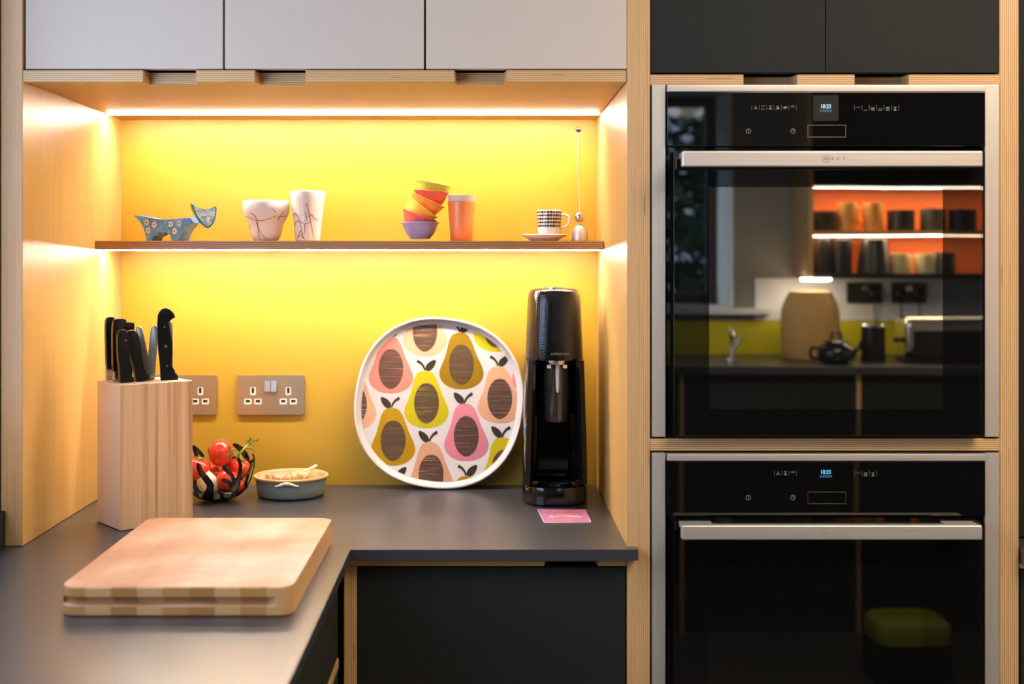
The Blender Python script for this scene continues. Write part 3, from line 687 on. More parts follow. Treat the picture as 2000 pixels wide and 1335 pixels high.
def printed(name, poly, y, m, parent, split=True):
    poly = clip(poly)
    if len(poly) < 3: return None
    bm = B(); vs = []
    for p in poly:
        if not vs or (Vector((p[0], y, p[1])) - vs[-1].co).length > 2e-5: vs.append(bm.verts.new((p[0], y, p[1])))
    if len(vs) > 2 and (vs[0].co - vs[-1].co).length < 2e-5: bm.verts.remove(vs.pop())
    if len(vs) < 3: bm.free(); return None
    bm.faces.new(vs); bmesh.ops.triangulate(bm, faces=bm.faces[:])
    return ob(name, bm, m, parent, local=True, ang=0)
def pear(tx, ty, colour, mirror=False):
    L = 13
    right = [(tx + L * min(h / 200, 1) + w_, ty + h) for h, w_ in half]; left = [(tx + L * min(h / 200, 1) - w_, ty + h) for h, w_ in half]
    outline = smooth(right)[:-1] + smooth(left[::-1])[:-1]
    o = printed('pear_print', [loc(*p) for p in outline], -0.0053, PM[colour][0], pl)
    par = o if o else pl
    core = [loc(tx + L + 90 * math.cos(2 * math.pi * i / 40), ty + 232 + 145 * math.sin(2 * math.pi * i / 40) + (0 if abs(math.sin(2 * math.pi * i / 40)) < 0.97 else 2)) for i in range(40)]
    printed('core_print', core, -0.0056, PM[colour][1], par)
    s = -1 if mirror else 1
    st = [(tx + s * a, ty + b) for a, b in ((-6, -4), (-16, -28), (-34, -48), (-62, -62), (-52, -82), (-24, -62), (-4, -36), (6, -4))]
    printed('stem_print', [loc(*p) for p in st], -0.0056, LEAF, par)
    lf = []
    for i in range(24):
        t = 2 * math.pi * i / 24; a, b = 50 * math.cos(t), 25 * math.sin(t) * (1 - 0.25 * math.cos(t)) * (1.0 if abs(math.cos(t)) < 0.98 else 0.6)
        ca, sa = math.cos(math.radians(-48)), math.sin(math.radians(-48))
        lf.append((tx + s * (43 + a * ca - b * sa), ty - 40 + a * sa + b * ca))
    printed('leaf_print', [loc(*p) for p in lf], -0.0056, LEAF, par)
for a in ((290, 190, 'coral'), (536, -80, 'peach'), (802, 160, 'olive'), (1052, -110, 'lime'), (28, 452, 'peach'), (550, 437, 'lime'), (1080, 405, 'peach'), (1330, 200, 'pink'),
          (310, 705, 'mustard', True), (838, 673, 'pink', True), (585, 948, 'peach', True), (1110, 915, 'yellow', True), (850, 1190, 'mustard'), (342, 1205, 'lime')):
    pear(*a)

# ------------------------------------------------------------------ soda machine
SX, SY = PX(1083.5, 2.61), 0.440
sm = thing('soda_machine', 'glossy black upright soda maker beside the pear plate', 'soda maker', (SX, SY, TOP))
def oval(hw, hd, z, cy=0.0, ex=2.9, n=64):
    out = []
    for i in range(n):
        t = 2 * math.pi * i / n; c, s = math.cos(t), math.sin(t)
        out.append((SX + hw * math.copysign(abs(c) ** (2 / ex), c), SY + cy + hd * math.copysign(abs(s) ** (2 / ex), s), TOP + z))
    return out
def hw(z): return 0.0655 - 0.0125 * max(0, (z - 0.03) / 0.40) ** 1.25
TEX = mat('black_textured_gloss', (0.008, 0.008, 0.008), 0.12, spec=0.5)
g = N(TEX); vo = g.n('ShaderNodeTexVoronoi'); vo.inputs['Scale'].default_value = 330; vo.inputs['Randomness'].default_value = 0.15; g.l(g.coord(), vo.inputs['Vector'])
g.bump(vo.outputs['Distance'], 0.5, 0.0006)
HS = 0.290                                  # height at which the hood starts
hood = ob('hood', rings(B(), [oval(hw(z) - i, 0.088 - 0.02 * (z - 0.03) - i, z, -0.002) for z, i in ((HS, 0.004), (HS, 0.0008), (HS + 0.004, 0), (0.33, 0), (0.37, 0), (0.405, 0), (0.420, 0.0012), (0.428, 0.005), (0.431, 0.011))]), TEX, sm)
ob('push_button', rings(B(), [oval(0.020 - i, 0.020 - i, z, 0.0, 2.0) for z, i in ((0.4315, 0), (0.4345, 0), (0.4355, 0.003))]), STEEL, sm, label='pale button on top')
# rear column with side wings that frame the bottle bay
def bay(z):
    h, dpt = hw(z), 0.086
    w_ = h - 0.011
    pts = [(-h, 0.05), (-h + 0.004, 0.075), (-h + 0.03, dpt), (h - 0.03, dpt), (h - 0.004, 0.075), (h, 0.05), (h, -0.060), (h - 0.003, -0.080), (w_ - 0.002, -0.088), (w_ - 0.008, -0.079), (w_ - 0.011, 0.0), (0.03, 0.020), (-0.03, 0.020), (-w_ + 0.011, 0.0), (-w_ + 0.008, -0.079), (-w_ + 0.002, -0.088), (-h + 0.003, -0.080), (-h, -0.060)]
    return [(SX + a, SY + b, TOP + z) for a, b in pts]
ob('column', rings(B(), [bay(z) for z in (0.043, 0.10, 0.16, 0.22, HS - 0.0006)]), BLACK_PL, sm, ang=30)
ob('base', rings(B(), [oval(hw(z) - i, 0.094 - i, z, 0.0, 3.0) for z, i in ((0.0008, 0.003), (0.004, 0.0), (0.030, 0.0), (0.037, 0.0015), (0.0395, 0.006), (0.034, 0.012), (0.030, 0.016))]), BLACK_PL, sm)
ob('drip_tray', rings(B(), [oval(0.036 - i, 0.034 - i, z, -0.030, 2.0) for z, i in ((0.0305, 0.0), (0.036, 0.0), (0.0395, 0.003), (0.037, 0.006), (0.0372, 0.012))]), BLACK_PL, sm)
NZ = TOP + HS
ob('nozzle_collar', lathe([(0.026, -0.009), (0.0285, -0.004), (0.0285, -0.0008)], (SX + 0.002, SY - 0.052, NZ), 40), STEEL, sm, label='silvery nozzle collar')
nz = ob('nozzle', lathe([(0.0016, -0.066), (0.0026, -0.063), (0.0034, -0.057), (0.0046, -0.0095)], (SX + 0.004, SY - 0.060, NZ), 20), WHITE_PL, sm, label='white carbonating nozzle')
for s in (-1, 1):
    ob('collar_lug', box(SX + 0.002 + s * 0.016 - 0.004, SX + 0.002 + s * 0.016 + 0.004, SY - 0.078, SY - 0.070, NZ - 0.016, NZ - 0.0095, bev=0.001), WHITE_PL, sm)
ob('flask', lathe([(0.0225, -0.126), (0.0245, -0.122), (0.0262, -0.09), (0.0275, -0.012)], (SX + 0.002, SY - 0.034, NZ), 40, cap1=False), FLASK, sm, label='smoky clear flask')
text('brand_text', 'sodastream', 0.0088, (SX + 0.0075, SY - 0.002 - (0.088 - 0.02 * (PZ(692, 2.53) - TOP - 0.03)) - 0.0006, PZ(692, 2.53)), mat('grey_lettering', (0.30, 0.27, 0.22), 0.5), sm, sx=0.92)

# ------------------------------------------------------------------ beer mat
q = [(PX(px, F * (CAMZ - TOP) / (py - V0)), F * (CAMZ - TOP) / (py - V0) - 2.2) for px, py in ((1063, 1021.5), (1155, 1021), (1143.5, 996), (1049.5, 995))]
qc = (sum(p[0] for p in q) / 4, sum(p[1] for p in q) / 4)
bmx = thing('beer_mat', 'small purple card mat printed in orange in front of the soda maker', 'coaster', (qc[0], qc[1], TOP))
CARD = flat('purple_card', (176, 112, 168), 0.5); CARDW = flat('card_edge', (232, 208, 200), 0.7); ORPR = flat('orange_print', (246, 142, 104), 0.5); CRPR = flat('cream_print', (250, 205, 175), 0.5)
def inset_poly(p, r=0.006):
    out = []
    for i in range(4):
        a, b, c = Vector(p[i - 1]), Vector(p[i]), Vector(p[(i + 1) % 4])
        u, v = (a - b).normalized() * r, (c - b).normalized() * r
        for k in range(5):
            t = k / 4; out.append(tuple((b + u) * (1 - t) ** 2 + 2 * b * t * (1 - t) + (b + v) * t * t))
    return out
ob('card', prism_z(inset_poly(q), TOP + 0.0004, TOP + 0.0018), CARDW, bmx)
sh = [tuple(Vector(p) + (Vector(qc) - Vector(p)) * 0.02) for p in q]
bm = B(); bm.faces.new([bm.verts.new((a, b, TOP + 0.0020)) for a, b in inset_poly(sh)]); ob('printed_face', bm, CARD, bmx, ang=0)
def bil(u, v): return Vector(q[0]) * (1 - u) * (1 - v) + Vector(q[1]) * u * (1 - v) + Vector(q[2]) * u * v + Vector(q[3]) * (1 - u) * v
def cardpoly(name, uv, m, z=0.0022):
    bm = B(); bm.faces.new([bm.verts.new((*bil(*p), TOP + z)) for p in uv]); ob(name, bm, m, bmx, ang=0)
for u in (0.085, 0.90): cardpoly('orange_line', [(u - 0.008, 0.1), (u + 0.008, 0.1), (u + 0.008, 0.92), (u - 0.008, 0.92)], ORPR)
cardpoly('orange_drawing', [(0.22, 0.40), (0.30, 0.33), (0.5, 0.42), (0.62, 0.34), (0.80, 0.40), (0.78, 0.58), (0.62, 0.50), (0.45, 0.54), (0.3, 0.50)], ORPR)
cardpoly('cream_drawing', [(0.16, 0.37), (0.24, 0.31), (0.25, 0.46), (0.18, 0.46)], CRPR, 0.0024)
cardpoly('cream_drawing', [(0.48, 0.44), (0.62, 0.36), (0.86, 0.36), (0.84, 0.42), (0.68, 0.43), (0.60, 0.49)], CRPR, 0.0024)
ang = math.atan2(q[1][1] - q[0][1], q[1][0] - q[0][0])
p = bil(0.49, 0.78); text('title_text', 'BUNDOBUST', 0.0165, (p.x, p.y, TOP + 0.0022), ORPR, bmx, rot=(0, 0, ang), sx=0.72, ext=0.00005, bold=0.0007)
bpy.data.objects['title_text'].scale = (0.66, 1.45, 1)
p = bil(0.49, 0.22); cardpoly('orange_rule', [(0.2, 0.235), (0.8, 0.235), (0.8, 0.255), (0.2, 0.255)], ORPR)
cardpoly('orange_rule', [(0.34, 0.13), (0.64, 0.13), (0.64, 0.19), (0.34, 0.19)], ORPR)

# ------------------------------------------------------------------ stoneware dish with ginger
DX, DY = PX(568.5, 2.675), 0.475
STONE = mat('grey_blue_stoneware', srgb(112, 124, 122), 0.4)
g = N(STONE); sp = g.n('ShaderNodeSeparateXYZ'); g.l(g.coord(), sp.inputs[0])
f = g.noise(g.mapping(g.coord(), (12, 12, 90)), 1, 4); rimf = g.math('GREATER_THAN', sp.outputs[2], 0.0385)
sp2 = g.noise(g.coord(), 400, 2)
c = g.mix(sp2, g.ramp(f, [(0.3, srgb(88, 102, 104)), (0.7, srgb(134, 142, 136))]), srgb(120, 128, 122))
g.l(g.mix(rimf, c, srgb(206, 160, 104)), g.p.inputs['Base Color'])
STONE_IN = speckled('pale_glaze', srgb(176, 172, 158), srgb(206, 200, 182), 0.25)
dd = thing('stoneware_dish', 'shallow grey-blue stoneware dish holding ginger by the pear plate', 'dish', (DX, DY, TOP + 0.0006))
R0 = 0.0775
ob('bowl', lathe([(0.058, 0), (0.066, 0.0015), (0.0695, 0.006), (0.0715, 0.018), (0.073, 0.032), (0.0745, 0.0375), (0.0775, 0.040), (0.0772, 0.0425), (0.0745, 0.0438), (0.0715, 0.0425), (0.0700, 0.0390)], (DX, DY, TOP + 0.0006), 72, cap1=False), STONE, dd, ang=50)
ob('inner_glaze', lathe([(0.0705, 0.0395), (0.068, 0.030), (0.064, 0.018), (0.052, 0.0095), (0.03, 0.008), (0.001, 0.008)], (DX, DY, TOP + 0.0006), 72, cap0=False), STONE_IN, dd)
bm = B()
rope = []
for i in range(60):
    a = math.radians(-106 + 36 * i / 59); rope.append((DX + 0.0775 * math.cos(a), DY + 0.0775 * math.sin(a), TOP + 0.0315 + 0.0045 * math.cos(i / 59 * 2 * math.pi) * -0.6 + 0.003))
pts = []
ob('twisted_lug', tube(rope, [0.0012 + 0.0022 * math.sin(math.pi * i / 59) * (1 + 0.22 * math.sin(i * 0.9)) for i in range(60)], 10), flat('cream_glaze', (226, 214, 190), 0.4), dd, label='twisted cream lug under the rim')
GINGER = mat('ginger_skin', srgb(206, 164, 112), 0.65); g = N(GINGER); f = g.noise(g.coord(), 120, 4)
g.l(g.ramp(f, [(0.3, srgb(158, 112, 66)), (0.5, srgb(208, 166, 116)), (0.7, srgb(232, 200, 156))]), g.p.inputs['Base Color']); g.bump(f, 0.4, 0.001)
def ginger(label, pts, rad):
    P = spline(pts, 5); n = len(P)
    R = [rad * (0.62 + 0.38 * abs(math.sin(i * 1.15 + rad * 900))) * (1 if 0 < i < n - 1 else 0.35) for i in range(n)]
    tag(ob('ginger_root', tube(P, R, 12), GINGER, ang=60), label, 'ginger', 'ginger in the stoneware dish')
zz = TOP + 0.030
ginger('knobbly ginger piece nearest the tomatoes in the stoneware dish', [(DX - 0.050, DY - 0.004, zz + 0.003), (DX - 0.040, DY + 0.004, zz + 0.006), (DX - 0.028, DY - 0.002, zz + 0.005), (DX - 0.019, DY + 0.006, zz + 0.004)], 0.0105)
ginger('long ginger root lying across the stoneware dish toward the plate', [(DX - 0.012, DY - 0.022, zz + 0.005), (DX + 0.006, DY - 0.016, zz + 0.009), (DX + 0.024, DY - 0.012, zz + 0.012), (DX + 0.043, DY - 0.006, zz + 0.010), (DX + 0.055, DY + 0.000, zz + 0.008)], 0.0125)
ginger('small ginger stub between the two longer roots', [(DX - 0.004, DY + 0.012, zz + 0.006), (DX + 0.006, DY + 0.015, zz + 0.012), (DX + 0.020, DY + 0.020, zz + 0.010)], 0.009)
gs = spline([(DX + 0.028, DY + 0.006, zz + 0.020), (DX + 0.038, DY + 0.008, zz + 0.0235), (DX + 0.053, DY + 0.010, zz + 0.031)], 5)
tag(ob('garlic_stalk', tube(gs, [0.0028] * 6 + [0.0032] * 4 + [0.002], 10), flat('dry_garlic', (236, 226, 206), 0.6)), 'pale dry stalk resting on the ginger', 'garlic')

# ------------------------------------------------------------------ black cut-out bowl with tomatoes and garlic
BX, BY, BR = PX(424, 2.625), 0.425, 0.080
BZ0 = TOP + 0.0008
BOWLB = mat('black_enamel', (0.006, 0.006, 0.006), 0.12, spec=0.5)
def bowl_pt(th, h, off=0.0):
    """h 0..1 from foot to rim over a rounded bowl 100 mm tall."""
    a = math.radians(4 + 88 * h)
    r = (BR - off) * math.sin(min(a, math.pi / 2)) ** 0.62
    return (BX + r * math.cos(th), BY + r * math.sin(th), BZ0 + 0.102 * (1 - math.cos(a)) + off * (1 - h))
fingers = []
rr = random.Random(5)
for i in range(6):                            # fingers round the far side
    fingers.append((0.55 + 0.42 * i, 0.15 + 0.10 * rr.random(), 3.2 + 2.5 * rr.random(), rr.random() * 6.28, 0.82 + 0.18 * (i % 2)))
def on_bowl(px, py):
    """The point of the bowl's near side seen at a photo position, as angle and height along the wall."""
    d = 2.565; th, h = -math.pi / 2, 0.5
    for _ in range(6):
        zz = max(0.0, min(0.1015, PZ(py, d) - BZ0)); h = (math.degrees(math.acos(1 - zz / 0.102)) - 4) / 88
        p = bowl_pt(0, h); r = p[0] - BX
        th = -math.acos(max(-1, min(1, (PX(px, d) - BX) / max(r, 1e-4)))); d = 2.2 + BY + r * math.sin(th)
    return th, h
STROKES = [[(395, 984, 9), (404, 968, 9), (411, 950, 8), (402, 935, 8), (392, 922, 7), (387, 909, 6)], [(376, 985, 7), (383, 966, 6), (379, 950, 5)], [(420, 985, 6), (413, 972, 5), (415, 961, 4)],
           [(448, 986, 10), (457, 966, 8), (464, 946, 7), (469, 925, 6), (470, 908, 5), (467, 897, 5)], [(464, 948, 5), (453, 928, 5), (445, 921, 5), (437, 912, 5)], [(459, 957, 6), (448, 943, 5), (437, 937, 5)],
           [(466, 986, 9), (480, 968, 8), (489, 948, 7), (496, 922, 5), (499, 896, 4), (498, 884, 3)], [(484, 962, 6), (479, 944, 5), (484, 926, 5), (490, 908, 5)], [(432, 986, 7), (434, 970, 5), (428, 958, 4)],
           [(356, 980, 10), (362, 950, 7), (366, 925, 6), (360, 905, 5)], [(352, 960, 8), (350, 930, 6), (351, 900, 5)]]
DOTS = []
for st in STROKES:
    P = spline([(a, b, c) for a, b, c in st], 5)
    for p in P: DOTS.append((Vector(bowl_pt(*on_bowl(p.x, p.y))), (p.z * 2.56 / F) ** 2))
def solid(th, h):
    if h < 0.22 + 0.04 * math.sin(5 * th): return True
    if 0.25 < th % (2 * math.pi) < math.pi - 0.2:
        for c, A, k, ph, tip in fingers:
            if h > tip: continue
            cen = c + A * math.sin(k * (h - 0.3) * 2.2 + ph) - A * math.sin(ph)
            d = abs((th - cen + math.pi) % (2 * math.pi) - math.pi)
            w_ = (0.125 + 0.05 * math.sin(h * 9 + ph)) * (1.0 if h < tip - 0.08 else math.sqrt(max(0.0, 1 - ((h - tip + 0.08) / 0.08) ** 2))) + 0.25 * max(0, 0.45 - h)
            if d < w_: return True
    x, y, z_ = bowl_pt(th, h)
    for c, r2 in DOTS:
        dx = c.x - x
        if dx * dx < r2 and dx * dx + (c.y - y) ** 2 + (c.z - z_) ** 2 < r2: return True
    return False
NT, NH = 340, 96
bm = B(); grid = {}
def gv(i, j):
    i %= NT
    if (i, j) not in grid: grid[i, j] = bm.verts.new(bowl_pt(2 * math.pi * i / NT, j / NH))
    return grid[i, j]
for j in range(1, NH):
    for i in range(NT):
        if solid(2 * math.pi * (i + 0.5) / NT, (j + 0.5) / NH): bm.faces.new((gv(i, j), gv(i + 1, j), gv(i + 1, j + 1), gv(i, j + 1)))
bnd = [v for v in bm.verts if any(e.is_boundary for e in v.link_edges)]
for _ in range(8): bmesh.ops.smooth_vert(bm, verts=bnd, factor=0.5, use_axis_x=True, use_axis_y=True, use_axis_z=True)
bm.faces.new([gv(i, 1) for i in range(NT)])
keep = set(); st = [gv(0, 1)]
while st:
    v = st.pop()
    if v in keep: continue
    keep.add(v); st += [e.other_vert(v) for e in v.link_edges]
bmesh.ops.delete(bm, geom=[v for v in bm.verts if v not in keep], context='VERTS')
bo = tag(ob('fruit_bowl', bm, BOWLB, ang=60), 'black bowl with wavy cut-out sides filled with tomatoes', 'bowl')
so = bo.modifiers.new('thickness', 'SOLIDIFY'); so.thickness = 0.0022; so.offset = -1
TOMATO = mat('tomato_skin', srgb(214, 58, 34), 0.22, spec=0.5); g = N(TOMATO)
g.l(g.ramp(g.noise(g.coord(), 22, 2), [(0.3, srgb(206, 44, 28)), (0.7, srgb(226, 84, 44))]), g.p.inputs['Base Color'])
STEMG = flat('vine_green', (92, 112, 44), 0.6)
def tomato(label, x, y, z, r, calyx=None):
    t = thing('tomato', label, 'tomato', (x, y, z - r), group='tomatoes in the black bowl')
    bm = B(); bmesh.ops.create_uvsphere(bm, u_segments=32, v_segments=20, radius=1)
    d = Vector(calyx if calyx else (0.3, 0.2, 0.9)).normalized(); qn = Vector((0, 0, 1)).rotation_difference(d)
    for v in bm.verts:
        c = v.co.copy(); k = 1 - 0.20 * math.exp(-((1 - c.z) / 0.10)) + 0.015 * math.sin(5 * math.atan2(c.y, c.x)) * max(0, c.z)
        c = Vector((c.x * k, c.y * k, c.z * k * 0.90)); c.rotate(qn); v.co = Vector((x, y, z)) + c * r
    ob('flesh', bm, TOMATO, t, ang=80)
    if calyx:
        tip = Vector((x, y, z)) + d * r * 0.74
        u = d.orthogonal().normalized(); v2 = d.cross(u)
        for k in range(5):
            a = 2 * math.pi * k / 5; s = u * math.cos(a) + v2 * math.sin(a)
            ob('sepal', tube([tip, tip + s * r * 0.34 + d * r * 0.10, tip + s * r * 0.68 + d * r * (0.06 + 0.05 * (k % 2))], [0.0016, 0.0014, 0.0004], 6), STEMG, t)
    return t
def TP(px, py, dep): return PX(px, dep), dep - 2.2, PZ(py, dep)
tomato('topmost red tomato resting on the others in the black bowl', *TP(432, 884, 2.625), 0.0275, (0.85, -0.25, 0.05))
tomato('red tomato against the knife block side of the black bowl', *TP(386, 914, 2.600), 0.027, (0.25, -0.2, 0.9))
tomato('red tomato behind the black fork-shaped cut-out, low in the bowl', *TP(446, 938, 2.600), 0.0255)
tomato('red tomato under the green vine on the dish side of the bowl', *TP(467, 914, 2.645), 0.0235, (0.2, -0.2, 0.9))
tomato('red tomato deep in the bowl just below the topmost one', *TP(416, 926, 2.655), 0.0275)
tomato('red tomato low in the bowl toward the stoneware dish', *TP(462, 948, 2.640), 0.019)
GARL = mat('garlic_skin', srgb(238, 222, 196), 0.55); g = N(GARL); g.l(g.ramp(g.noise(g.mapping(g.coord(), (120, 120, 12)), 1, 3), [(0.3, srgb(220, 196, 164)), (0.7, srgb(246, 234, 212))]), g.p.inputs['Base Color'])
gx, gy, gz = TP(406, 942, 2.592)
bm = B(); prof = [(0.004, -0.022), (0.012, -0.021), (0.019, -0.013), (0.0215, -0.002), (0.019, 0.009), (0.012, 0.018), (0.0065, 0.024), (0.004, 0.031), (0.0035, 0.040), (0.002, 0.042)]
rs = []
for r_, z_ in prof:
    rs.append([(gx - z_ * 0.18 + r_ * (1 + 0.07 * abs(math.sin(4 * t))) * math.cos(t), gy + r_ * (1 + 0.07 * abs(math.sin(4 * t))) * math.sin(t) * 0.85, gz + z_) for t in [2 * math.pi * i / 48 for i in range(48)]])
tag(ob('garlic_bulb', rings(bm, rs), GARL, ang=70), 'pale garlic bulb behind the bowl side next to the knife block', 'garlic')
vn = thing('tomato_vine', 'curling green vine rising over the dish side of the tomato bowl', 'vine', TP(480, 900, 2.63))
VG = flat('vine_stem_green', (128, 142, 62), 0.6)
main = spline([TP(462, 896, 2.61), TP(470, 884, 2.60), TP(480, 873, 2.61), TP(488, 866, 2.62), TP(496, 860, 2.62), TP(499, 857, 2.62)], 5)
ob('stem', tube(main, [0.0026] * 12 + [0.0018] * 14, 8), VG, vn)
for k, pp in enumerate(([TP(478, 876, 2.61), TP(486, 874, 2.60), TP(494, 876, 2.60), TP(498, 882, 2.61)], [TP(468, 886, 2.60), TP(458, 878, 2.60), TP(452, 877, 2.60), TP(447, 880, 2.60)], [TP(486, 868, 2.62), TP(482, 860, 2.62), TP(484, 858, 2.62)], [TP(470, 886, 2.60), TP(468, 896, 2.59), TP(466, 902, 2.59)], [TP(490, 865, 2.62), TP(496, 868, 2.61), TP(499, 866, 2.61)])):
    ob('sprig', tube(spline(pp, 5), 0.0014, 7), VG, vn)
for k, (a, b) in enumerate(((484, 862), (493, 858), (499, 862), (492, 868))):
    c = Vector(TP(a, b, 2.615)); ob('leaflet', tube([c, c + Vector((0.004 * (-1) ** k, -0.001, 0.003)), c + Vector((0.008 * (-1) ** k, 0, 0.004 + 0.002 * k))], [0.0006, 0.0022, 0.0003], 6), STEMG, vn)

# ------------------------------------------------------------------ things on the shelf
SZ = ZS1 + 0.0006; SD = 2.70; MM = SD / F
# cat figurine
cx0, cy0 = PX(336, SD), SD - 2.2
BLUE = mat('blue_glaze', srgb(58, 104, 160), 0.22, spec=0.6); g = N(BLUE); f = g.noise(g.mapping(g.coord(), (160, 160, 160)), 1, 4); f2 = g.noise(g.coord(), 26, 2)
g.l(g.mix(f2, g.ramp(f, [(0.3, srgb(44, 100, 190)), (0.55, srgb(96, 170, 244)), (0.75, srgb(170, 222, 255))]), srgb(70, 134, 220)), g.p.inputs['Base Color']); g.bump(f, 0.3, 0.0008)
TEAL = mat('teal_glaze', srgb(18, 104, 140), 0.18, spec=0.6); PALEB = mat('pale_blue_glaze', srgb(150, 186, 208), 0.25); g = N(PALEB)
g.l(g.ramp(g.noise(g.coord(), 150, 3), [(0.35, srgb(96, 150, 190)), (0.65, srgb(190, 210, 222))]), g.p.inputs['Base Color'])
ct = thing('cat_figurine', 'blue glazed ceramic cat figurine with white flower motifs on the shelf', 'figurine', (cx0, cy0, SZ), (0, 0, math.radians(-15)))
def C(cx, cy): return ((240 + cx / 9.52 - 336) * MM / 0.966, (466.8 - (370 + cy / 9.52)) * MM)
body = spline([(*C(165, 432), 0), (*C(330, 448), 0), (*C(520, 484), 0), (*C(720, 515), 0), (*C(960, 522), 0), (*C(1180, 506), 0), (*C(1330, 488), 0)], 3)
chest = spline([(*C(1395, 585), 0), (*C(1300, 650), 0), (*C(1230, 740), 0), (*C(1180, 840), 0), (*C(1150, 930), 0)], 3)
arch = spline([(*C(1040, 930), 0), (*C(1010, 850), 0), (*C(930, 780), 0), (*C(820, 752), 0), (*C(710, 780), 0), (*C(640, 850), 0), (*C(610, 930), 0)], 3)
rear = spline([(*C(500, 930), 0), (*C(468, 800), 0), (*C(410, 660), 0), (*C(310, 545), 0), (*C(200, 465), 0)], 3)
pts = [(p.x, p.y) for p in body + chest + arch + rear]
CT = 0.042
bm = B()
def cy_(p, s):  # the tail and neck are thinner than the trunk
    x = p[0]; k = 1.0
    if x < -0.045: k = max(0.18, 1 - (-0.045 - x) / 0.055)
    if x > 0.048: k = max(0.35, 1 - (x - 0.048) / 0.03)
    return s * CT / 2 * k
prism(bm, pts, lambda p: (p[0], cy_(p, -1), p[1]), lambda p: (p[0], cy_(p, 1), p[1]), bev=0.0035, seg=3)
ob('body', bm, BLUE, ct, local=True, ang=50)
hp = [C(a, b) for a, b in ((1298, 240), (1380, 292), (1470, 330), (1560, 345), (1640, 330), (1700, 305), (1748, 285), (1752, 360), (1738, 470), (1710, 570), (1665, 640), (1600, 690), (1520, 640), (1440, 550), (1370, 440), (1325, 340))]
hc = (sum(p[0] for p in hp) / len(hp), sum(p[1] for p in hp) / len(hp))
hr = Matrix.Rotation(math.radians(38), 4, 'Z')
def H(p, d): 
    v = hr @ Vector(((p[0] - hc[0]) * 0.98, d, 0)); return (hc[0] + 0.004 + v.x, v.y - 0.006, p[1])
hs = [(p.x, p.y) for p in spline([(a, b, 0) for a, b in hp + hp[:1]], 3)[:-1]]
bm = B(); prism(bm, hs, lambda p: H(p, -0.009), lambda p: H(p, 0.009), bev=0.002, seg=2)
hd_ = ob('head', bm, TEAL, ct, local=True, ang=50)
bm = B(); bm.faces.new([bm.verts.new(H((hc[0] + (p[0] - hc[0]) * 0.86, hc[1] + (p[1] - hc[1]) * 0.86), -0.0093)) for p in hs]); ob('face', bm, PALEB, hd_, local=True, ang=0, label='pale speckled blue face')
for ex, ey in ((1530, 430), (1680, 425)):
    c = C(ex, ey); bm = B(); bm.faces.new([bm.verts.new(H((c[0] + 0.0042 * math.cos(t), c[1] + 0.0036 * math.sin(t)), -0.0096)) for t in [i * math.pi / 8 for i in range(16)]])
    e_ = ob('eye', bm, flat('cat_eye_white', (225, 225, 222), 0.3), hd_, local=True, ang=0)
    bm = B(); bm.faces.new([bm.verts.new(H((c[0] + 0.0018 * math.cos(t), c[1] + 0.0018 * math.sin(t)), -0.0099)) for t in [i * math.pi / 6 for i in range(12)]])
    ob('pupil', bm, flat('cat_pupil', (96, 84, 96), 0.3), e_, local=True, ang=0)
c = C(1600, 520); bm = B(); bm.faces.new([bm.verts.new(H((c[0] + a, c[1] + b), -0.0096)) for a, b in ((-0.003, 0.004), (0.003, 0.004), (0.0015, -0.003), (0, -0.0045), (-0.0015, -0.003))])
ob('nose', bm, flat('cat_nose', (214, 224, 230), 0.3), hd_, local=True, ang=0)
FLW = flat('flower_white', (244, 248, 246), 0.3); FLD = flat('flower_centre', (60, 52, 44), 0.4)
for fx, fy in ((505, 575), (662, 620), (540, 725), (985, 612), (1152, 605), (1060, 742)):
    c = C(fx, fy); bm = B()
    bm.faces.new([bm.verts.new((c[0] + (0.0050 + 0.0007 * math.cos(5 * t)) * math.cos(t), cy_(c, -1) - 0.0003, c[1] + (0.0062 + 0.0007 * math.cos(5 * t)) * math.sin(t))) for t in [i * math.pi / 15 for i in range(30)]])
    fl = ob('flower_motif', bm, FLW, ct, local=True, ang=0, label='white flower')
    bm = B(); bm.faces.new([bm.verts.new((c[0] + (0.0017 + 0.0013 * math.cos(4 * t)) * math.cos(t), cy_(c, -1) - 0.0006, c[1] + 0.0004 + (0.0022 + 0.0017 * math.cos(4 * t)) * math.sin(t))) for t in [i * math.pi / 16 for i in range(32)]])
    ob('flower_centre', bm, FLD, fl, local=True, ang=0)
# white cups with brown drips
DRIP = flat('brown_drip_glaze', (150, 92, 52), 0.3)
def pot(name, label, cat, px, prof, lines, top):
    x, y = PX(px, SD), SD - 2.2
    t = thing(name, label, cat, (x, y, SZ))
    inner = [(max(r - 0.003, 0.001), z) for r, z in reversed(prof) if z > 0.004] + [(0.001, 0.0045)]
    ob('cup', lathe(prof + [(prof[-1][0] - 0.0012, prof[-1][1] + 0.0012)] + inner, (x, y, SZ), 64), CERAMIC, t, ang=60)
    def R(z):
        for (r0, z0), (r1, z1) in zip(prof, prof[1:]):
            if z0 <= z <= z1: return r0 + (r1 - r0) * (z - z0) / max(z1 - z0, 1e-6)
        return prof[-1][0]
    for ln in lines:
        P = [Vector((math.asin(max(-1, min(1, a))), b, 0)) for a, b in ln]
        P3 = []
        for p_ in spline(P, 5):
            r_ = R(p_.y) + 0.0001; P3.append((x + r_ * math.sin(p_.x), y - r_ * math.cos(p_.x), SZ + p_.y))
        n = len(P3); ob('drip_line', tube(P3, [0.0011 - 0.0007 * i / n for i in range(n)], 6), DRIP, t)
z = lambda a: a * MM
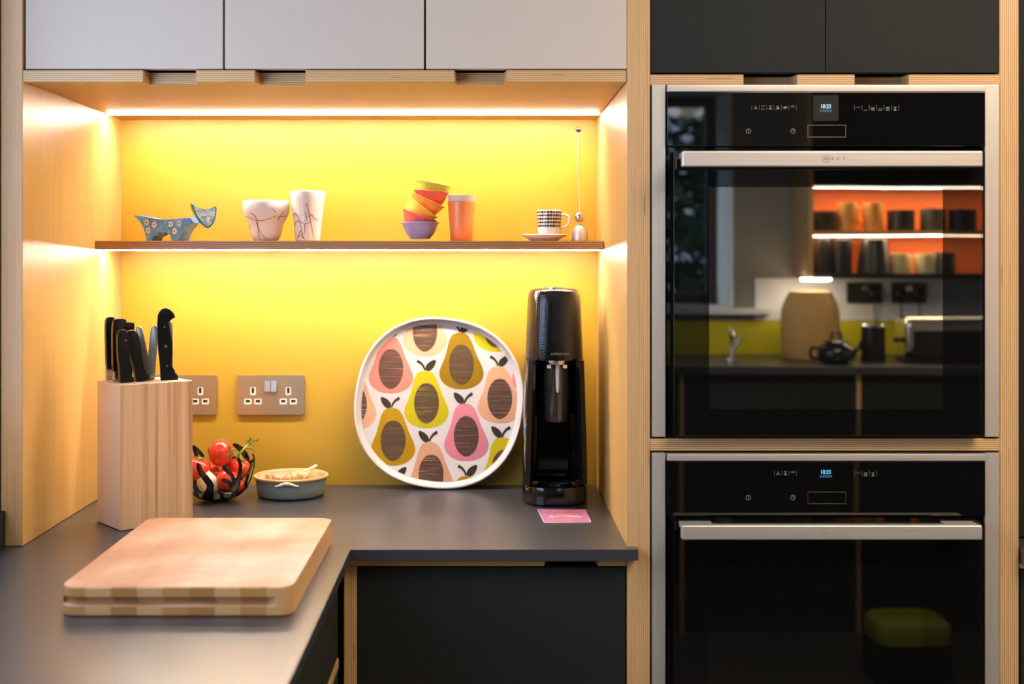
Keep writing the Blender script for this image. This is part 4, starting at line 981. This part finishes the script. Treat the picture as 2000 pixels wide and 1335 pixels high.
pot('white_cup', 'wide white waisted cup with thin brown drip lines on the shelf', 'cup', 520,
    [(0.021, 0), (0.0245, 0.0015), (0.030, 0.009), (0.0335, 0.020), (0.0345, 0.031), (0.0355, 0.036), (0.043, 0.047), (0.0475, 0.057), (0.0490, 0.068), (0.0494, 0.0835)],
    [[(-0.85, 0.052), (-0.6, 0.047), (-0.40, 0.043), (-0.1, 0.042), (0.3, 0.046), (0.62, 0.052), (0.72, 0.048), (0.72, 0.040)],
     [(-0.53, 0.058), (-0.40, 0.054), (-0.30, 0.042), (-0.34, 0.030), (-0.20, 0.018), (0.12, 0.006), (0.3, 0.002)],
     [(-0.40, 0.040), (-0.34, 0.025), (-0.32, 0.012), (-0.3, 0.004)], [(0.55, 0.060), (0.48, 0.063), (0.38, 0.068)], [(0.72, 0.046), (0.80, 0.058), (0.82, 0.062)], [(-0.88, 0.033), (-0.92, 0.024)], [(0.95, 0.052), (0.86, 0.0515), (0.74, 0.050)]], 0)
pot('white_tumbler', 'tall white tapered tumbler with brown drip lines beside the wide cup', 'tumbler', 601,
    [(0.0240, 0), (0.0262, 0.001), (0.0285, 0.030), (0.0325, 0.062), (0.0355, 0.090), (0.0375, 0.1035)],
    [[(-0.9, 0.030), (-0.72, 0.040), (-0.45, 0.041), (-0.1, 0.036), (0.2, 0.037), (0.32, 0.039)], [(-0.86, 0.055), (-0.72, 0.058), (-0.56, 0.052), (-0.44, 0.040), (-0.32, 0.024), (-0.18, 0.008), (-0.1, 0.002)],
     [(0.04, 0.078), (0.14, 0.068), (0.24, 0.054), (0.34, 0.040), (0.46, 0.022), (0.62, 0.004)], [(-0.02, 0.058), (0.04, 0.052), (0.06, 0.042)], [(0.2, 0.050), (0.36, 0.055), (0.55, 0.048), (0.74, 0.043), (0.84, 0.044)],
     [(-0.6, 0.006), (-0.5, 0.018), (-0.3, 0.022), (-0.34, 0.010), (-0.18, 0.006), (-0.3, 0.010), (-0.62, 0.012), (-0.7, 0.004)], [(-0.26, 0.053), (-0.235, 0.0515)], [(-0.1, 0.035), (-0.1, 0.022), (-0.16, 0.012)]], 0)
# stack of six bowls
def small_bowl(label, px, py, tilt, rgb, sc=1.0, rim=None):
    x, y = PX(px, SD), SD - 2.2 + 0.004
    t = thing('small_bowl', label, 'bowl', (x, y, PZ(py, SD)), (0, math.radians(tilt), 0), 'stack of small coloured bowls')
    pr = [(0.0190, -0.0345), (0.0205, -0.0345), (0.0215, -0.032), (0.029, -0.024), (0.0345, -0.013), (0.0375, -0.003), (0.0405, -0.0012), (0.0412, 0.0), (0.040, 0.0008), (0.0365, -0.001), (0.0325, -0.012), (0.027, -0.022), (0.018, -0.029), (0.001, -0.030)]
    ob('bowl', lathe([(r * sc, h * sc) for r, h in pr], (0, 0, 0), 56), mat('glaze_' + '_'.join(map(str, rgb)), srgb(*rgb), 0.16, spec=0.5), t, local=True, ang=60)
yb = PZ(466.8, SD)
small_bowl('violet-grey bowl at the bottom of the tilting stack', 820.5, 434.6, 0, (120, 128, 206))
small_bowl('red bowl tipped inside the violet-grey bowl', 820, 419.5, 19, (240, 110, 92), 0.94)
small_bowl('yellow bowl steeply tipped between the red and orange bowls', 826, 403.5, 36, (252, 214, 92), 0.96)
small_bowl('orange bowl tipped in the middle of the stack', 836, 390, 25, (250, 166, 82), 0.94)
small_bowl('red bowl just below the lime bowl in the stack', 842.5, 374, 5, (242, 112, 98), 0.92)
small_bowl('lime green bowl on top of the stack', 846.5, 358, 11, (214, 218, 84), 0.96)
# orange tumbler
ox, oy = PX(901, SD), SD - 2.2
ot = thing('orange_tumbler', 'translucent orange tumbler with white rim beside the stacked bowls', 'tumbler', (ox, oy, SZ))
ORG_M = mat('orange_plastic', srgb(250, 152, 92), 0.2, spec=0.5)
bm = B(); rs = []
for r_, h_ in ((0.0225, 0), (0.0238, 0.001), (0.0250, 0.030), (0.0275, 0.062), (0.0287, 0.082)):
    k_ = 0.035 if h_ < 0.06 else 0.0
    rs.append([(ox + r_ * (1 + k_ * abs(math.cos(4.5 * t)) - k_) * math.cos(t), oy + r_ * (1 + k_ * abs(math.cos(4.5 * t)) - k_) * math.sin(t), SZ + h_) for t in [2 * math.pi * i / 72 for i in range(72)]])
ob('cup', rings(bm, rs), ORG_M, ot, ang=50)
ob('rim_band', lathe([(0.0275, 0.0824), (0.0280, 0.084), (0.0284, 0.092), (0.0296, 0.0945), (0.0294, 0.0965), (0.0265, 0.0965), (0.0255, 0.085)], (ox, oy, SZ), 56, cap0=True, cap1=True), WHITE_PL, ot, label='white rim')
# cup and saucer
sx_, sy_ = PX(1063, SD), SD - 2.2
tag(ob('saucer', lathe([(0.026, 0), (0.029, 0.0008), (0.036, 0.006), (0.0475, 0.0108), (0.0492, 0.0128), (0.0480, 0.0140), (0.036, 0.0105), (0.028, 0.0065), (0.001, 0.0060)], (sx_, sy_, SZ), 64), CERAMIC, ang=60), 'white saucer under the dotted coffee cup on the shelf', 'saucer')
kx, ky, kz = PX(1072.3, SD), sy_, SZ + 0.0066
cu = thing('coffee_cup', 'white coffee cup with rows of black dots standing on the saucer', 'cup', (kx, ky, kz))
cpf = [(0.0185, 0), (0.0205, 0.001), (0.0222, 0.006), (0.0238, 0.020), (0.0252, 0.040), (0.0262, 0.0575)]
ob('cup', lathe(cpf + [(0.0255, 0.0585), (0.0245, 0.0575), (0.0235, 0.040), (0.022, 0.02), (0.019, 0.006), (0.001, 0.005)], (kx, ky, kz), 56), CERAMIC, cu, ang=60)
hpts = spline([(kx + 0.0245, ky, kz + 0.0475), (kx + 0.034, ky, kz + 0.0485), (kx + 0.0420, ky, kz + 0.043), (kx + 0.0425, ky, kz + 0.033), (kx + 0.036, ky, kz + 0.024), (kx + 0.0238, ky, kz + 0.0215)], 6)
ob('handle', tube(hpts, 0.0028, 12), CERAMIC, cu)
bm = B()
for row in range(5):
    hz_ = 0.0540 - 0.0072 * row
    for k in range(26):
        a = 2 * math.pi * (k + 0.5 * (row % 2) * 0) / 26
        rr_ = 0.0237 + (hz_ - 0.02) * 0.0675 + 0.00055
        rad = 0.0029 + 0.0004 * math.sin(k * 2.3 + row)
        vs = []
        for i in range(10):
            t = 2 * math.pi * i / 10; aa = a + 1.05 * rad * math.cos(t) / rr_
            vs.append(bm.verts.new((kx + rr_ * math.cos(aa), ky + rr_ * math.sin(aa), kz + hz_ + 0.86 * rad * math.sin(t))))
        bm.faces.new(vs)
ob('dot_print', bm, flat('black_dots', (44, 32, 22), 0.3), cu, ang=0, kind='stuff')
# egg topper
ex_, ey_ = PX(1132.5, SD), SD - 2.2
eg = thing('egg_topper', 'slim steel egg topper with ball on a long rod at the shelf end', 'egg topper', (ex_, ey_, SZ))
bell = [(0.0182, 0.0), (0.0186, 0.001), (0.0183, 0.008), (0.0165, 0.018), (0.0125, 0.028), (0.006, 0.0345), (0.0022, 0.036)]
ob('bell', lathe(bell, (ex_, ey_, SZ), 40), STEEL_V, eg, ang=60)
zt_ = PZ(253, SD); dxr = PX(1130, SD) - ex_
ob('sliding_ball', blob((ex_ - 0.0005, ey_, PZ(423.5, SD)), 0.0115, 4), STEEL, eg, ang=180)
ob('rod', tube([(ex_, ey_, SZ + 0.036), (ex_ + dxr * 0.5, ey_, SZ + 0.12), (ex_ + dxr, ey_, zt_ - 0.005)], 0.0013, 12), STEEL, eg)
ob('end_knob', blob((ex_ + dxr, ey_, zt_), (0.0066, 0.0066, 0.006), 3), mat('dark_knob', (0.05, 0.045, 0.035), 0.25, metal=0.6), eg, ang=180, label='dark ball at the tip')

# ------------------------------------------------------------------ the room behind the viewpoint, seen mirrored in the oven glass
def RX(px, y): return PX(px, 2.2 - y)
def RZ(py, y): return PZ(py, 2.2 - y)
RT = 1.00
tag(ob('rear_worktop', box(0.05, XE - 0.01, YS + 0.001, -2.60, RT - 0.03, RT, bev=0.001), WORKTOP), 'dark worktop below the window, mirrored in the upper oven', 'worktop')
rc = thing('base_cabinet', 'dark base cabinet below the mirrored worktop, with birch edges', 'cabinet', (1.3, -2.9, 0))
ob('carcass', box(0.06, XE - 0.02, YS + 0.01, -2.66, 0.0005, RT - 0.032), BLACKGAP, rc)
for i in range(4):
    a = 0.08 + 0.66 * i
    ob('door', box(a + 0.012, a + 0.65, -2.656, -2.638, 0.12, RT - 0.06, bev=0.001), DARK, rc)
    ob('side_panel', box(a - 0.008, a + 0.0085, -2.655, -2.634, 0.001, RT - 0.034, bev=0.001), PLY_X, rc)
YSPLASH = flat('olive_yellow_splashback', (206, 190, 20), 0.45)
tag(ob('splashback', box(0.30, XE - 0.01, YS + 0.0005, YS + 0.012, RT + 0.001, RZ(625, YS), bev=0.001), YSPLASH), 'low yellow-green splashback mirrored in the upper oven door', 'splashback')
struct('lit_wall_patch_1', box(RX1 + 0.10, XE - 0.01, YS + 0.0005, YS + 0.008, RZ(624, YS), RZ(538, -2.95) - 0.014, bev=0.001), WHITEWALL)  # added white sheet, stands in for the wall lit from under the shelf
# orange-backed shelf unit
ORANGE = mat('orange_back_panel', srgb(240, 112, 34), 0.5)
ux0, ux1 = RX(1577, -3.0), 2.60
uz1, uz0, um = RZ(364, -2.95), RZ(538, -2.95), RZ(455, -2.95)
su = thing('shelf_unit', 'orange-backed open shelf unit with two light strips, mirrored in the oven', 'shelf', ((ux0 + ux1) / 2, YS, uz0))
ob('back_panel', box(ux0, ux1, YS + 0.001, YS + 0.014, uz0, uz1), ORANGE, su, label='bright orange back')
ob('side_panel', box(ux0 - 0.02, ux0 - 0.0005, YS + 0.001, -2.95, uz0, uz1 + 0.5), PLY_Y, su)
ob('shelf_board', box(ux0, ux1, YS + 0.0145, -2.95, um - 0.009, um + 0.009), PLY_Z, su)
ob('bottom_board', box(ux0, ux1, YS + 0.0145, -2.95, uz0 - 0.012, uz0 + 0.006), DARK, su)
ob('top_cabinet', box(ux0, ux1, YS + 0.0145, -2.95, uz1, uz1 + 0.5), DARK, su)
for zz_ in (uz1, um - 0.009): ob('light_strip', box(ux0 + 0.01, ux1 - 0.01, -3.05, -3.01, zz_ - 0.0024, zz_ - 0.0008), REARLED, su)
tag(ob('under_shelf_light', lathe([(0.055, -0.010), (0.060, -0.006), (0.060, -0.0005)], (RX(1588, -3.02), -3.02, uz0 - 0.012), 32), mat('under_shelf_glow', (0.9, 0.9, 0.8), 0.5, emit=(1, 0.9, 0.75), estr=55)), 'round white light under the mirrored orange shelf', 'light')
MUGM = {'dark': flat('dark_mug_glaze', (42, 36, 30), 0.3), 'tan': flat('tan_mug_glaze', (190, 130, 60), 0.35), 'cream': flat('cream_mug_glaze', (190, 170, 120), 0.35), 'grey': flat('grey_green_glaze', (70, 66, 52), 0.35)}
def mug(kind, label, px, zb, r, h, taper=0.0, handle=False, y=-3.06):
    x = RX(px, y); t = thing('mug', label, 'mug', (x, y, zb), group='mugs and cups on the mirrored shelf')
    ob('body', lathe([(r * (1 - taper) * 0.96, 0), (r * (1 - taper), 0.003), (r, h), (r - 0.004, h + 0.001), (r * (1 - taper) - 0.004, 0.008)], (x, y, zb), 32), MUGM[kind], t, ang=50)
    if handle: ob('handle', tube(spline([(x - r * 0.97, y, zb + h * 0.82), (x - r - 0.022, y, zb + h * 0.78), (x - r - 0.024, y, zb + h * 0.35), (x - r * 0.95, y, zb + h * 0.22)], 5), 0.005, 8), MUGM[kind], t)
z1, z0_ = um + 0.0096, uz0 + 0.0066
mug('dark', 'low dark cup first from the side panel on the mirrored upper shelf', 1602, z1, 0.055, 0.080)
mug('tan', 'tan jug-like mug second along the mirrored upper shelf', 1648, z1, 0.038, 0.115)
mug('tan', 'tan mug with handle third along the mirrored upper shelf', 1698, z1, 0.040, 0.115, handle=True)
mug('dark', 'dark patterned mug fourth along the mirrored upper shelf', 1752, z1, 0.055, 0.085)
mug('grey', 'grey-green mug fifth along the mirrored upper shelf', 1815, z1, 0.052, 0.090)
mug('dark', 'dark wide mug last in view along the mirrored upper shelf', 1872, z1, 0.055, 0.088)
mug('dark', 'dark upside-down tapered beaker by the side panel on the mirrored lower shelf', 1600, z0_, 0.030, 0.145, taper=-0.35)
mug('dark', 'slim dark goblet second along the mirrored lower shelf', 1637, z0_, 0.042, 0.140)
mug('dark', 'large dark upside-down tapered pot third along the mirrored lower shelf', 1700, z0_, 0.052, 0.140, taper=-0.35)
mug('cream', 'cream patterned cup fourth along the mirrored lower shelf', 1752, z0_, 0.040, 0.080)
mug('cream', 'olive cream mug fifth along the mirrored lower shelf', 1800, z0_, 0.042, 0.080, handle=True)
mug('grey', 'dark green mug last in view along the mirrored lower shelf', 1835, z0_, 0.046, 0.085)
# sockets, plugs, cords
BLKSOCK = flat('black_socket_plate', (40, 38, 34), 0.3)
for lab, px, plugs in (('black double socket with one plug mirrored above the teapot', 1680, (1,)), ('black double socket with two plugs mirrored above the toaster', 1767, (-1, 1))):
    xx = RX(px, YS); zz_ = RZ(571, YS)
    socket(lab, xx, zz_, YS + 0.0085, 1, BLKSOCK, BLKSOCK)
    for k in plugs:
        pg = thing('plug', ('black plug and cord in the socket above the teapot' if len(plugs) == 1 else ('black plug nearer the toaster end panel with cord' if k > 0 else 'black plug nearer the canister with cord')), 'plug', (xx + k * 0.0385, YS + 0.02, zz_ - 0.03))
        cxp = xx + k * 0.0385
        ob('body', blob((cxp, YS + 0.026, zz_ - 0.004), (0.026, 0.018, 0.028), 3), BLACK_SAT, pg, ang=180)
        ob('cord', tube(spline([(cxp, YS + 0.026, zz_ - 0.028), (cxp + 0.004, YS + 0.02, zz_ - 0.08), (cxp + 0.012 * k, YS + 0.022, zz_ - 0.16)], 6), 0.003, 8), BLACK_SAT, pg)
# ribbed wooden vase, teapot, canister, toaster, tap
VASE = mat('pale_turned_wood', srgb(222, 176, 104), 0.5)
vx, vy = RX(1577, -2.98), -2.98
vh = RZ(569, vy) - RT - 0.001; vr = 0.113
bm = B(); rs = []
for h_, k_ in ((0, 0.86), (0.004, 0.90), (0.10, 0.97), (0.35, 1.0), (0.62, 1.0), (0.75, 0.97), (0.86, 0.88), (0.94, 0.78), (1.0, 0.70), (1.0, 0.60), (0.9, 0.58)):
    hh = h_ * vh if h_ != 0.004 else 0.003
    rs.append([(vx + vr * k_ * (1 + 0.012 * (1 if (i % 5 < 3) else -1.6)) * math.cos(2 * math.pi * i / 200), vy + vr * k_ * (1 + 0.012 * (1 if (i % 5 < 3) else -1.6)) * math.sin(2 * math.pi * i / 200), RT + 0.001 + hh) for i in range(200)])
tag(ob('wooden_vase', rings(bm, rs), VASE, ang=20), 'big ribbed pale wooden vase mirrored in the upper oven', 'vase')
tx_, ty_ = RX(1627, -2.74), -2.74
POT = mat('black_pot_glaze', (0.012, 0.014, 0.018), 0.12)
tp = thing('teapot', 'squat dark teapot with loop handle mirrored in the upper oven', 'teapot', (tx_, ty_, RT))
ob('body', lathe([(0.045, 0.0), (0.062, 0.008), (0.072, 0.035), (0.066, 0.062), (0.046, 0.078), (0.040, 0.080)], (tx_, ty_, RT + 0.0008), 40), POT, tp, ang=60)
ob('lid', lathe([(0.045, 0.0815), (0.044, 0.086), (0.025, 0.092), (0.008, 0.094)], (tx_, ty_, RT + 0.0008), 40), POT, tp, ang=60)
ob('lid_loop', tube([(tx_ + 0.018 * math.cos(a), ty_, RT + 0.106 + 0.020 * math.sin(a)) for a in [math.radians(-50 + 280 * i / 16) for i in range(17)]], 0.005, 8), POT, tp)
ob('spout', tube(spline([(tx_ + 0.062, ty_, RT + 0.045), (tx_ + 0.085, ty_, RT + 0.062), (tx_ + 0.096, ty_, RT + 0.088)], 5), [0.013, 0.012, 0.011, 0.010, 0.009, 0.009, 0.008, 0.008, 0.008, 0.007, 0.007], 12), POT, tp)
ob('handle', tube(spline([(tx_ - 0.064, ty_, RT + 0.058), (tx_ - 0.095, ty_, RT + 0.060), (tx_ - 0.095, ty_, RT + 0.025), (tx_ - 0.068, ty_, RT + 0.022)], 5), 0.006, 10), POT, tp)
kx_, ky_ = RX(1698, -2.86), -2.86
kn = thing('canister', 'tall black canister with pale rim between mirrored teapot and toaster', 'canister', (kx_, ky_, RT))
ob('body', lathe([(0.045, 0.0008), (0.047, 0.003), (0.046, 0.135)], (kx_, ky_, RT), 40), BLACK_SAT, kn)
ob('lid', lathe([(0.047, 0.136), (0.047, 0.142), (0.044, 0.145)], (kx_, ky_, RT), 40), STEEL, kn)
to0, to1, toy = RX(1750, -2.84), RX(1960, -2.84), -2.84
ts = thing('toaster', 'long chrome-topped toaster mirrored in the upper oven', 'toaster', ((to0 + to1) / 2, toy, RT))
def tsec(x, k=0.0):
    o_ = rrect(-0.075 + k, 0.075 - k, 0.022, 0.178 - k, 0.045 - k, 6); return [(x, toy + a, RT + b) for a, b in o_]
ob('shell', rings(B(), [tsec(to0 + 0.002, 0.012), tsec(to0 + 0.012, 0.002), tsec(to0 + 0.02), tsec(to1 - 0.02), tsec(to1 - 0.002, 0.012)]), STEEL, ts, ang=50)
ob('base', box(to0 + 0.006, to1 - 0.006, toy - 0.07, toy + 0.07, RT + 0.0008, RT + 0.0215, bev=0.004), BLACK_SAT, ts)
ob('front_panel', box(to0 + 0.03, to1 - 0.03, toy + 0.0755, toy + 0.079, RT + 0.025, RT + 0.125, bev=0.001), BLACK_SAT, ts)
ob('lever', blob((to0 - 0.012, toy, RT + 0.085), (0.014, 0.016, 0.012), 3), BLACK_SAT, ts, ang=180)
fx_, fy_ = RX(1425, -2.80), -2.80
fa = thing('sink_tap', 'slim chrome tap mirrored below the garden window', 'tap', (fx_, fy_, RT))
ob('base', lathe([(0.024, 0.0008), (0.024, 0.01), (0.014, 0.016)], (fx_, fy_, RT), 24), STEEL, fa)
ob('spout', tube(spline([(fx_, fy_, RT + 0.016), (fx_, fy_, RT + 0.09), (fx_ - 0.01, fy_ + 0.03, RT + 0.125), (fx_ - 0.016, fy_ + 0.08, RT + 0.12), (fx_ - 0.018, fy_ + 0.10, RT + 0.10)], 6), 0.009, 12), STEEL, fa)
ob('lever', tube([(fx_ + 0.010, fy_, RT + 0.05), (fx_ + 0.03, fy_, RT + 0.085), (fx_ + 0.045, fy_, RT + 0.115)], 0.006, 10), STEEL, fa)
# lime step stool mirrored in the lower oven
lsx, lsy = RX(1762, -2.15), -2.15
LIME = flat('lime_plastic', (176, 182, 30), 0.5)
ls = thing('step_stool', 'lime green step stool with dark sides mirrored in the lower oven', 'stool', (lsx, lsy, 0))
sec = lambda z_, k: [(lsx + a, lsy + b, z_) for a, b in rrect(-0.135 + k, 0.135 - k, -0.12 + k, 0.12 - k, 0.05, 6)]
ob('base', rings(B(), [sec(0.001, 0.0), sec(0.13, 0.012)]), BLACK_SAT, ls, ang=50)
ob('top', rings(B(), [sec(0.1308, 0.012), sec(0.155, 0.010), sec(0.188, 0.012), sec(0.200, 0.022), sec(0.204, 0.036)]), LIME, ls, ang=50)
# garden outside
LEAFG = flat('garden_leaf', (44, 92, 52), 0.5); LEAFD = flat('garden_leaf_dark', (20, 44, 30), 0.5)
gd = ob('garden_ground', box(-4, 6, -10, YS - 0.45, -0.35, -0.06), flat('lawn_green', (40, 60, 30), 0.9)); gd['kind'] = 'structure'
def shrub(label, x, y, z0, h, r, n, m, seed):
    t = thing('garden_shrub', label, 'shrub', (x, y, z0)); q_ = random.Random(seed); bm = B()
    for i in range(n):
        a = q_.random() * 6.283; b = math.acos(1 - 2 * q_.random()); k = 0.55 + 0.45 * q_.random()
        c = Vector((x + r * k * math.sin(b) * math.cos(a), y + r * k * math.sin(b) * math.sin(a), z0 + h * 0.55 + h * 0.5 * k * math.cos(b)))
        d = Vector((q_.uniform(-1, 1), q_.uniform(-1, 1), q_.uniform(-0.6, 1))).normalized(); s = d.orthogonal().normalized() * 0.035
        vs = [bm.verts.new(p_) for p_ in (c - d * 0.09, c + s, c + d * 0.11, c - s)]; bm.faces.new(vs)
    ob('foliage', bm, m, t, ang=0, kind='stuff')
    ob('trunk', tube([(x, y, z0), (x + 0.03, y, z0 + h * 0.3), (x, y + 0.02, z0 + h * 0.55)], [0.05, 0.04, 0.02], 8), flat('bark_' + str(seed), (70, 56, 44), 0.8), t)
shrub('leafy mid-green shrub outside the mirrored window', 1.75, -5.4, -0.06, 2.8, 0.9, 1500, LEAFG, 3)
shrub('dark evergreen shrub outside the mirrored window', -0.45, -5.4, -0.06, 3.2, 0.9, 1500, LEAFD, 4)
shrub('tall dark hedge plant behind the shrubs outside', 0.9, -8.2, -0.06, 4.2, 1.5, 1800, LEAFD, 5)
